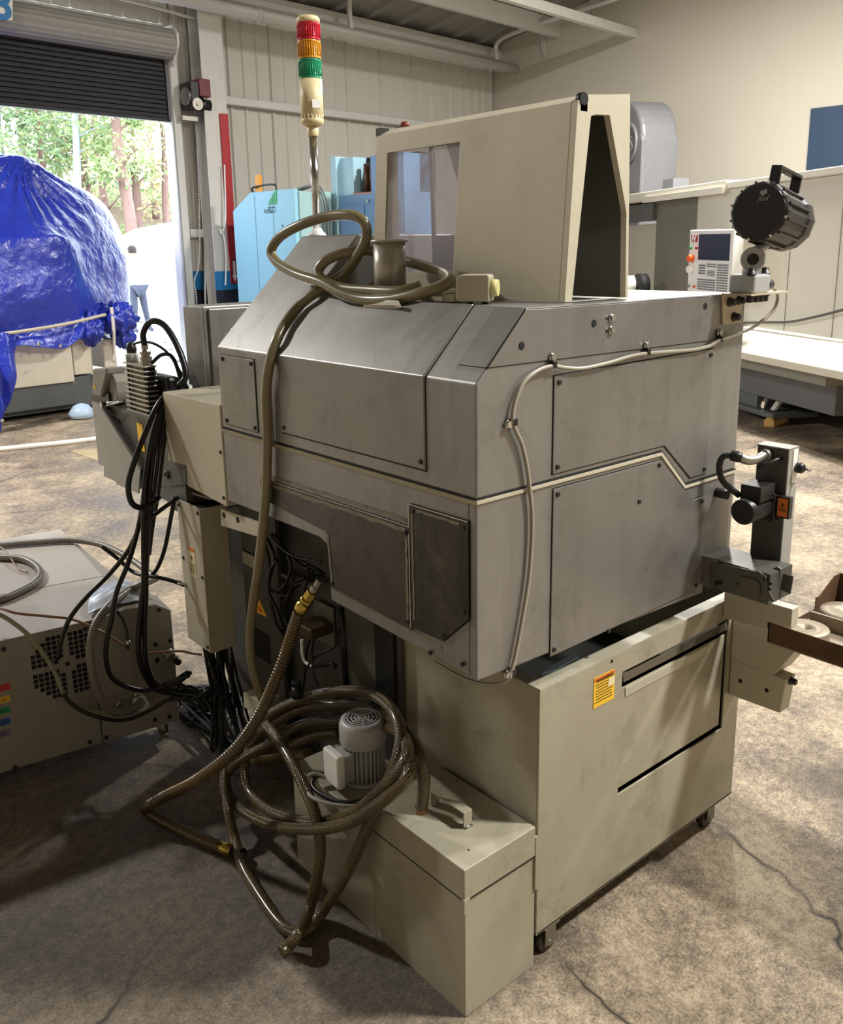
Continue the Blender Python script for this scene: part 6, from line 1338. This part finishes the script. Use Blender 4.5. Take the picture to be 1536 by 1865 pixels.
m=MB(); m.slab([cp_(.30,.30,cz1),cp_(.302,.30,cz1),cp_(.20,1.0,cz1),cp_(.198,1.0,cz1)],(0,0,.0006)); 
m=MB(); m.slab([cp_(-.42,.42,cz1),cp_(.43,.36,cz1),cp_(.43,.363,cz1),cp_(-.42,.423,cz1)],(0,0,.0006)); part('top_seam',m,m_gap,cl_)
m=MB(); m.slab([cp_(.30,-.006,cz0+.145),cp_(.545,-.006,cz0+.145),cp_(.545,-.006,.452),cp_(.50,-.006,cz1+.004),cp_(.40,-.006,cz1+.012),cp_(.30,-.006,cz1-.004)],CN*.14); part('connection_box',m,m_chl,cl_,bevel=.006)
m=MB(); m.slab([cp_(.30,-.003,cz0),cp_(.542,-.003,cz0),cp_(.542,-.003,cz0+.142),cp_(.30,-.003,cz0+.142)],CN*.14); part('lower_panel',m,m_chl,cl_,bevel=.002)
m=MB(); m.slab([cp_(.296,-.0008,cz0),cp_(.299,-.0008,cz0),cp_(.299,-.0008,cz1),cp_(.296,-.0008,cz1)],CN*.001); part('front_seam',m,m_gap,cl_)
# vent squares inside a circle, cross left free
vc=(.222,.355); vh_=MB(); pitch=.0155
for i in range(-7,8):
    for j in range(-7,8):
        du,dz_=i*pitch,j*pitch; r=math.hypot(du,dz_)
        if r>.108 or (r<.03 and not(i==0 and j==0)): continue
        if abs(i-j*.0)<1 and r>.02 or abs(j)<1 and r>.02: continue
        vh_.slab([cp_(vc[0]+du-.006,-.0012,vc[1]+dz_-.006),cp_(vc[0]+du+.006,-.0012,vc[1]+dz_-.006),cp_(vc[0]+du+.006,-.0012,vc[1]+dz_+.006),cp_(vc[0]+du-.006,-.0012,vc[1]+dz_+.006)],CN*.002)
part('vent_holes',vh_,m_gap,cl_)
cs=screw_mesh('cabinet_screw',.007,.004)
for px,py in ((6,1182),(155,1145),(27,1397),(163,1351),(193,1342),(282,1310),(308,1305),(285,1203),(289,1110),(283,1173),(309,1166),(286,1200)):
    s,z=cpl(px,py,-.003); place('cabinet_screw',cs,m_black,cp_(s,-.0065,z),-CN,cl_)
# coloured terminal labels with studs
for py,rgb,t in ((1251,(206,46,40),'L1'),(1273,(226,182,40),'L2'),(1293,(44,150,84),'L3'),(1314,(34,84,156),'L4'),(1335,(124,108,152),'L5')):
    s,z=cpl(10,py); m=MB(); m.slab([cp_(s-.022,-.0012,z-.010),cp_(s+.012,-.0012,z-.010),cp_(s+.012,-.0012,z+.010),cp_(s-.022,-.0012,z+.010)],CN*.001); lb=part('terminal_label',m,flat('lab_'+t,rgb,.5),cl_)
    text('label_text',t,.014,cp_(s-.012,-.0016,z-.005),CU,(0,0,1),m_ink,lb,.0002)
    if py>1280:
        m=MB(); m.lathe(cp_(s-.03,-.001,z),-CN,[(.010,0),(.010,.006),(.006,.008),(.006,.018),(.002,.02)],14); part('terminal_stud',m,m_chrome,cl_)
# connectors on the right part
for px,py,r,l,mt in ((253,1275,.019,.04,m_white),(216,1280,.011,.012,m_chrome),(305,1188,.016,.035,m_steel),(319,1199,.011,.03,m_black),(248,1262,.010,.012,m_chrome)):
    s,z=cpl(px,py); m=MB(); m.lathe(cp_(s,-.004,z),-CN,[(r*1.15,0),(r*1.15,.006),(r,.007),(r,l),(r*.7,l+.004)],18); part('connector',m,mt,cl_)
m=MB(); 
for (a,b) in ((.50,.06),(.50,.9),(-.3,.06),(-.3,.9)):
    m=MB(); c=cp_(a,b,.032); m.cyl(c-CU*.012,c+CU*.012,.03,.03,18); part('caster_wheel',m,m_steel if a>0 else m_black,cl_)
    m=MB(); m.obox(c+Vector((0,0,.02)),CU*.02,CN*.016,(0,0,.014)); part('caster_fork',m,m_steel,cl_)
# plastic sheet draped on the box corner
m=MB(); C3=[[cp_(.30,.02,cz1+.015),cp_(.38,.02,cz1+.022),cp_(.46,.03,cz1+.014)],[cp_(.32,.10,cz1+.02),cp_(.42,.11,cz1+.045),cp_(.50,.12,cz1+.01)],[cp_(.36,.22,cz1+.012),cp_(.44,.24,cz1+.02),cp_(.48,.25,cz1+.01)]]
for a in range(25):
    for b in range(25): p=bic(C3,2*a/24,2*b/24); m.v.append(tuple(p+Vector((0,0,.008*noise.noise(p*25)))))
for a in range(24):
    for b in range(24): k=a*25+b; m.face((k,k+1,k+26,k+25),True)
so_=part('plastic_sheet',m,flat('clear_sheet',(176,182,192),.2),label='crumpled grey plastic sheet on the corner of the chiller',cat='sheet'); so2=so_.modifiers.new('solid','SOLIDIFY'); so2.thickness=.002
# hoses and wires of the chiller
m_conduit=hose_mat('grey_conduit',(112,106,96),(150,144,132),'ring',.35,1,900)
def CL(l): return [plane_hit(px,py,cp_(0,n,0),CN) for px,py,n in l]
def rib(name,pts,r,lab,amp=.0009,mat=m_conduit,pitch=.007):
    pth=resample(smooth_path(pts,8),pitch/4); m=MB(); m.tube(pth,lambda s:r+amp*math.sin(s*2*math.pi/pitch),12,True,True); return part(name,m,mat,label=lab,cat='conduit')
rib('flexible_conduit',CL([(258,1276,-.045),(250,1286,-.06),(228,1297,-.07),(205,1295,-.08),(186,1275,-.09),(172,1240,-.10),(165,1200,-.10),(166,1165,-.09),(178,1130,-.07),(203,1100,-.03)])+[az(235,1075,cz1+.03),az(262,1063,cz1+.045),az(285,1052,cz1+.03)],.0125,'grey flexible conduit arching in front of the chiller grille')
zt3=cz1+.013
rib('top_conduit',[az(px,py,zt3) for px,py in ((-60,1000),(0,993),(60,988),(130,984),(180,991),(215,1005),(245,1023),(270,1042),(283,1053))],.011,'grey flexible conduit lying along the back of the chiller top',.0005)
rib('top_conduit',[az(px,py,zt3) for px,py in ((-50,1012),(0,1015),(40,1018),(65,1030),(74,1046),(62,1063),(30,1080),(0,1092),(-50,1100))],.0125,'grey conduit bent in a loop on the chiller top',.0005)
m_cop=hose_mat('copper_wire',(132,92,62),(160,118,84),'plain',.4)
tube_thing('brown_wire',CL([(-40,1102,.10),(0,1108,.02),(30,1117,-.02),(80,1122,-.03),(130,1128,-.03),(175,1145,-.05),(210,1165,-.06),(240,1185,-.06),(262,1190,-.06),(300,1187,-.06),(330,1186,-.06),(350,1190,-.09),(366,1192,-.14)]),.004,m_cop,'thin brown wire crossing in front of the chiller','wire',8)
tube_thing('pale_hose',CL([(-40,1105,.02),(0,1120,-.01),(25,1135,-.02),(50,1155,-.03),(75,1185,-.03),(100,1225,-.035),(115,1262,-.035),(130,1282,-.035),(160,1295,-.03),(195,1296,-.03)]),.0065,paint('sage_hose',(150,150,124),.45,dirt=.1,streak=0,bump=0),'pale green hose hanging down the chiller front','hose',10)
tube_thing('loose_end_wire',[az(px,py,cz1+z) for px,py,z in ((-30,985,.03),(0,996,.03),(15,1010,.02),(25,1025,.012),(35,1037,.008),(50,1042,.008))],.003,m_cop,'bare-ended brown wire lying on the chiller top','wire',8)
# ================================================================ BLACK CABLES
m_cab=flat('cable_black',(15,15,16),.34)
CB=[
 (.0085,[(338,702,1.36),(318,712,1.33),(300,722,1.315),(282,748,1.30),(262,795,1.29),(245,840,1.28),(234,880,1.28),(238,912,1.28),(252,924,1.28),(272,920,1.285),(290,905,1.30)],'outermost black cable looping below the oil cooler'),
 (.0085,[(340,706,1.36),(316,716,1.32),(300,732,1.31),(282,780,1.295),(268,850,1.29),(262,920,1.29),(262,990,1.30),(262,1060,1.32),(255,1120,1.33),(252,1180,1.33),(262,1225,1.33),(285,1255,1.33),(320,1262,1.30),(345,1252,1.25),(368,1268,1.22),(385,1290,1.20)],'thick black cable falling in front of the chiller to the floor pile'),
 (.008,[(300,735,1.31),(285,790,1.30),(275,860,1.295),(270,930,1.295),(266,1000,1.30),(266,1080,1.32),(264,1150,1.33),(266,1200,1.33),(280,1240,1.33),(310,1258,1.31),(335,1254,1.27),(360,1272,1.24),(378,1295,1.22)],'second thick black cable beside it falling to the floor pile'),
 (.0075,[(302,730,1.31),(280,800,1.30),(266,870,1.30),(258,930,1.31),(246,985,1.33),(232,1030,1.36),(212,1080,1.36),(203,1130,1.36),(194,1170,1.36),(194,1205,1.36),(205,1235,1.36),(235,1252,1.35),(270,1257,1.34),(320,1246,1.29),(350,1262,1.25),(370,1288,1.23)],'black cable making a low loop beside the grey conduit'),
 (.007,[(304,728,1.31),(284,810,1.30),(268,890,1.30),(256,950,1.32),(235,1000,1.36),(200,1045,1.38),(160,1085,1.385),(128,1125,1.39),(112,1165,1.395),(105,1200,1.40)],'black cable swinging left into the chiller grille'),
 (.006,[(306,735,1.31),(290,820,1.30),(280,900,1.30),(272,960,1.305),(268,1030,1.32),(262,1100,1.34),(256,1160,1.35)],'thin black cable in the middle of the hanging bundle'),
 (.006,[(308,740,1.31),(296,830,1.31),(288,900,1.31),(278,960,1.32),(272,1010,1.34)],'thin black cable on the right of the hanging bundle'),
 (.0065,[(318,905,1.30),(310,950,1.31),(300,1000,1.33),(288,1032,1.35),(278,1046,1.37)],'short black cable slanting down to the chiller top corner'),
 (.0065,[(330,902,1.30),(312,915,1.30),(298,925,1.30),(285,935,1.30),(272,945,1.30)],'short black cable stub under the bracket'),
 (.006,[(185,995,1.50),(215,1018,1.46),(240,1040,1.43),(262,1048,1.38),(290,1052,1.33),(320,1060,1.30),(336,1066,1.29)],'black cable with metal end reaching toward the cable duct'),
 (.006,[(115,1265,1.42),(128,1280,1.40),(150,1295,1.38),(185,1308,1.36),(220,1312,1.355),(250,1305,1.35),(280,1290,1.34),(310,1274,1.31),(345,1278,1.27),(372,1296,1.23)],'long black cable sagging below the white connector'),
 (.005,[(213,1112,1.40),(225,1130,1.385),(231,1150,1.375),(233,1168,1.37)],'short dark cable with a silver plug hanging by the conduit'),
]
for r,l,lab in CB:
    tube_thing('black_cable',[ay(px,py,y) for px,py,y in l],r,m_cab,lab,'cable',10,8,group='black cables left of the machine')
m=MB(); a=ay(323,1060,1.298); b=ay(341,1067,1.288); m.cyl(a,b,.008,.006,10); part('cable_end',m,m_chrome,label='silver threaded end of the cable beside the cable duct',cat='plug')
m=MB(); a=ay(233,1166,1.37); b=ay(233,1192,1.368); m.lathe(a,(b-a),[(.006,0),(.008,.004),(.008,.014),(.006,.016),(.006,.026)],12); part('cable_plug',m,m_chrome,label='small silver plug hanging in front of the chiller',cat='plug')
# cooler hoses arching over the fins
tube_thing('cooler_hose',[p1+Vector((0,0,.06)),p1+Vector((0,.0,.10)),p1+Vector((.015,-.03,.135)),p1+Vector((.04,-.07,.12)),p1+Vector((.055,-.12,.05)),p1+Vector((.055,-.15,-.02)),p1+Vector((.03,-.15,-.05))],.0095,m_cab,'black hose arching from the oil cooler fitting','hose',12)
tube_thing('sensor_cable',[p2_+Vector((0,0,.055)),p2_+Vector((.02,-.04,.065)),p2_+Vector((.04,-.09,.06)),p2_+Vector((.06,-.14,.03)),p2_+Vector((.07,-.20,-.03)),p2_+Vector((.07,-.24,-.09))],.0045,m_cab,'thin cable from the black elbow plug on the oil cooler','cable',8)
tube_thing('cooler_cable',[p1+Vector((.01,-.02,.01)),p1+Vector((.03,-.05,.035)),p1+Vector((.045,-.09,.03)),p1+Vector((.05,-.12,-.03)),p1+Vector((.045,-.14,-.08))],.006,m_cab,'black cable tied beside the oil cooler fins','cable',8)
# tangle on the floor below the duct
rnd=random.Random(5)
for i in range(22):
    x=rnd.uniform(.06,.13); y=rnd.uniform(1.165,1.295); pts=[Vector((x,y,.40))]
    a=rnd.uniform(-.04,.05); b_=rnd.uniform(-.12,.05)
    pts+=[Vector((x+a*.4,y+b_*.3,.28)),Vector((x+a,y+b_*.7,.14)),Vector((x+a*1.3,y+b_,.03+rnd.uniform(0,.03)))]
    c=az(372,1285,.03)+Vector((rnd.uniform(-.06,.05),rnd.uniform(-.06,.05),0)); R=rnd.uniform(.05,.10); s=rnd.uniform(0,6.28)
    for k in range(7): pts.append(Vector((c.x+R*math.cos(s+k*.9),c.y+R*math.sin(s+k*.9),.012+rnd.uniform(0,.05))))
    tube_thing('floor_cable',pts,rnd.choice((.004,.005,.006)),m_cab,'thin black cable falling from the duct into the floor tangle','cable',7,6,group='cable tangle below the duct')
for i in range(5):
    pts=[ay(px+rnd.uniform(-4,4),py+rnd.uniform(-6,6),y) for px,py,y in ((345,1225,1.24),(325,1240,1.27),(305,1255,1.30),(325,1265,1.28),(352,1268,1.22),(380,1262,1.18))]
    tube_thing('floor_cable',pts,.0055,m_cab,'black cable curling between chiller and duct','cable',8,6,group='cables between chiller and duct')
# cables inside the service recess
rnd=random.Random(11)
IN=[[(480,985),(490,1020),(488,1060),(494,1100),(505,1140),(520,1165)],[(486,980),(500,1015),(492,1050),(490,1080),(505,1110),(515,1150)],[(492,975),(515,1000),(540,1015),(565,1020),(585,1025)],[(495,972),(520,1003),(548,1022),(575,1035),(590,1045)],[(500,975),(525,1008),(550,1030),(572,1042)],
[(525,1010),(530,1035),(520,1065),(502,1078),(490,1068),(492,1040),(505,1020)],[(555,1052),(535,1065),(522,1095),(520,1125),(530,1150)],[(550,1060),(528,1080),(515,1110),(522,1140)],[(560,1030),(562,1050),(555,1075),(550,1100)],[(500,1080),(515,1085),(535,1082)],
[(614,1110),(616,1150),(612,1175),(590,1188),(570,1200),(555,1225)],[(570,1150),(560,1180),(555,1230),(552,1260)],[(575,1150),(568,1190),(572,1230),(580,1250)]]
for i,l in enumerate(IN):
    x0=.135+rnd.uniform(-.02,.03)
    tube_thing('recess_cable',[ax(px,py,x0+rnd.uniform(-.008,.008)) for px,py in l],rnd.choice((.0035,.0045,.005)),m_cab,'thin black cable in the open service recess behind the brass fitting','cable',8,6,group='cables in the service recess')
tube_thing('white_tube',[ax(px,py,.14) for px,py in ((550,1165),(551,1190),(556,1205),(566,1212),(575,1213))],.0045,m_white,'short white tube bending below the brass fitting','tube',8)
tube_thing('white_tube_lead',[ax(px,py,.14) for px,py in ((574,1213),(590,1211),(603,1209),(612,1214))],.006,m_cab,'black sleeve joined to the white tube','tube',8)
m=MB(); a=ax(623,1105,.20); b=ax(632,1250,.20); m.cyl(a,b,.010,.010,10); part('vertical_conduit',m,m_cab,label='thick black vertical conduit at the edge of the service recess',cat='conduit')
# duct drop plug near the floor
m=MB(); p=ax(541,1258,.10); m.lathe(Vector((p.x,p.y,p.z-.02)),(0,0,1),[(.014,0),(.014,.03),(.011,.03),(.011,.04),(.013,.04),(.013,.05)],14); part('valve_knob',m,m_black,label='small black valve knob behind the hose coil',cat='knob')
m=MB(); q=[ax(443,1262,.10),ax(478,1280,.10),ax(480,1310,.10),ax(445,1288,.10)]; m.slab(q,(.10,0,0)); part('base_foot',m,m_beige,mm)
tube_thing('duct_top_cable',[Vector((.09,1.29,.842)),Vector((.075,1.30,.862)),Vector((.07,1.24,.868)),Vector((.09,1.17,.862)),Vector((.13,1.08,.86))],.004,m_lgrey,'thin grey cable looping over the top of the cable duct','cable',8)
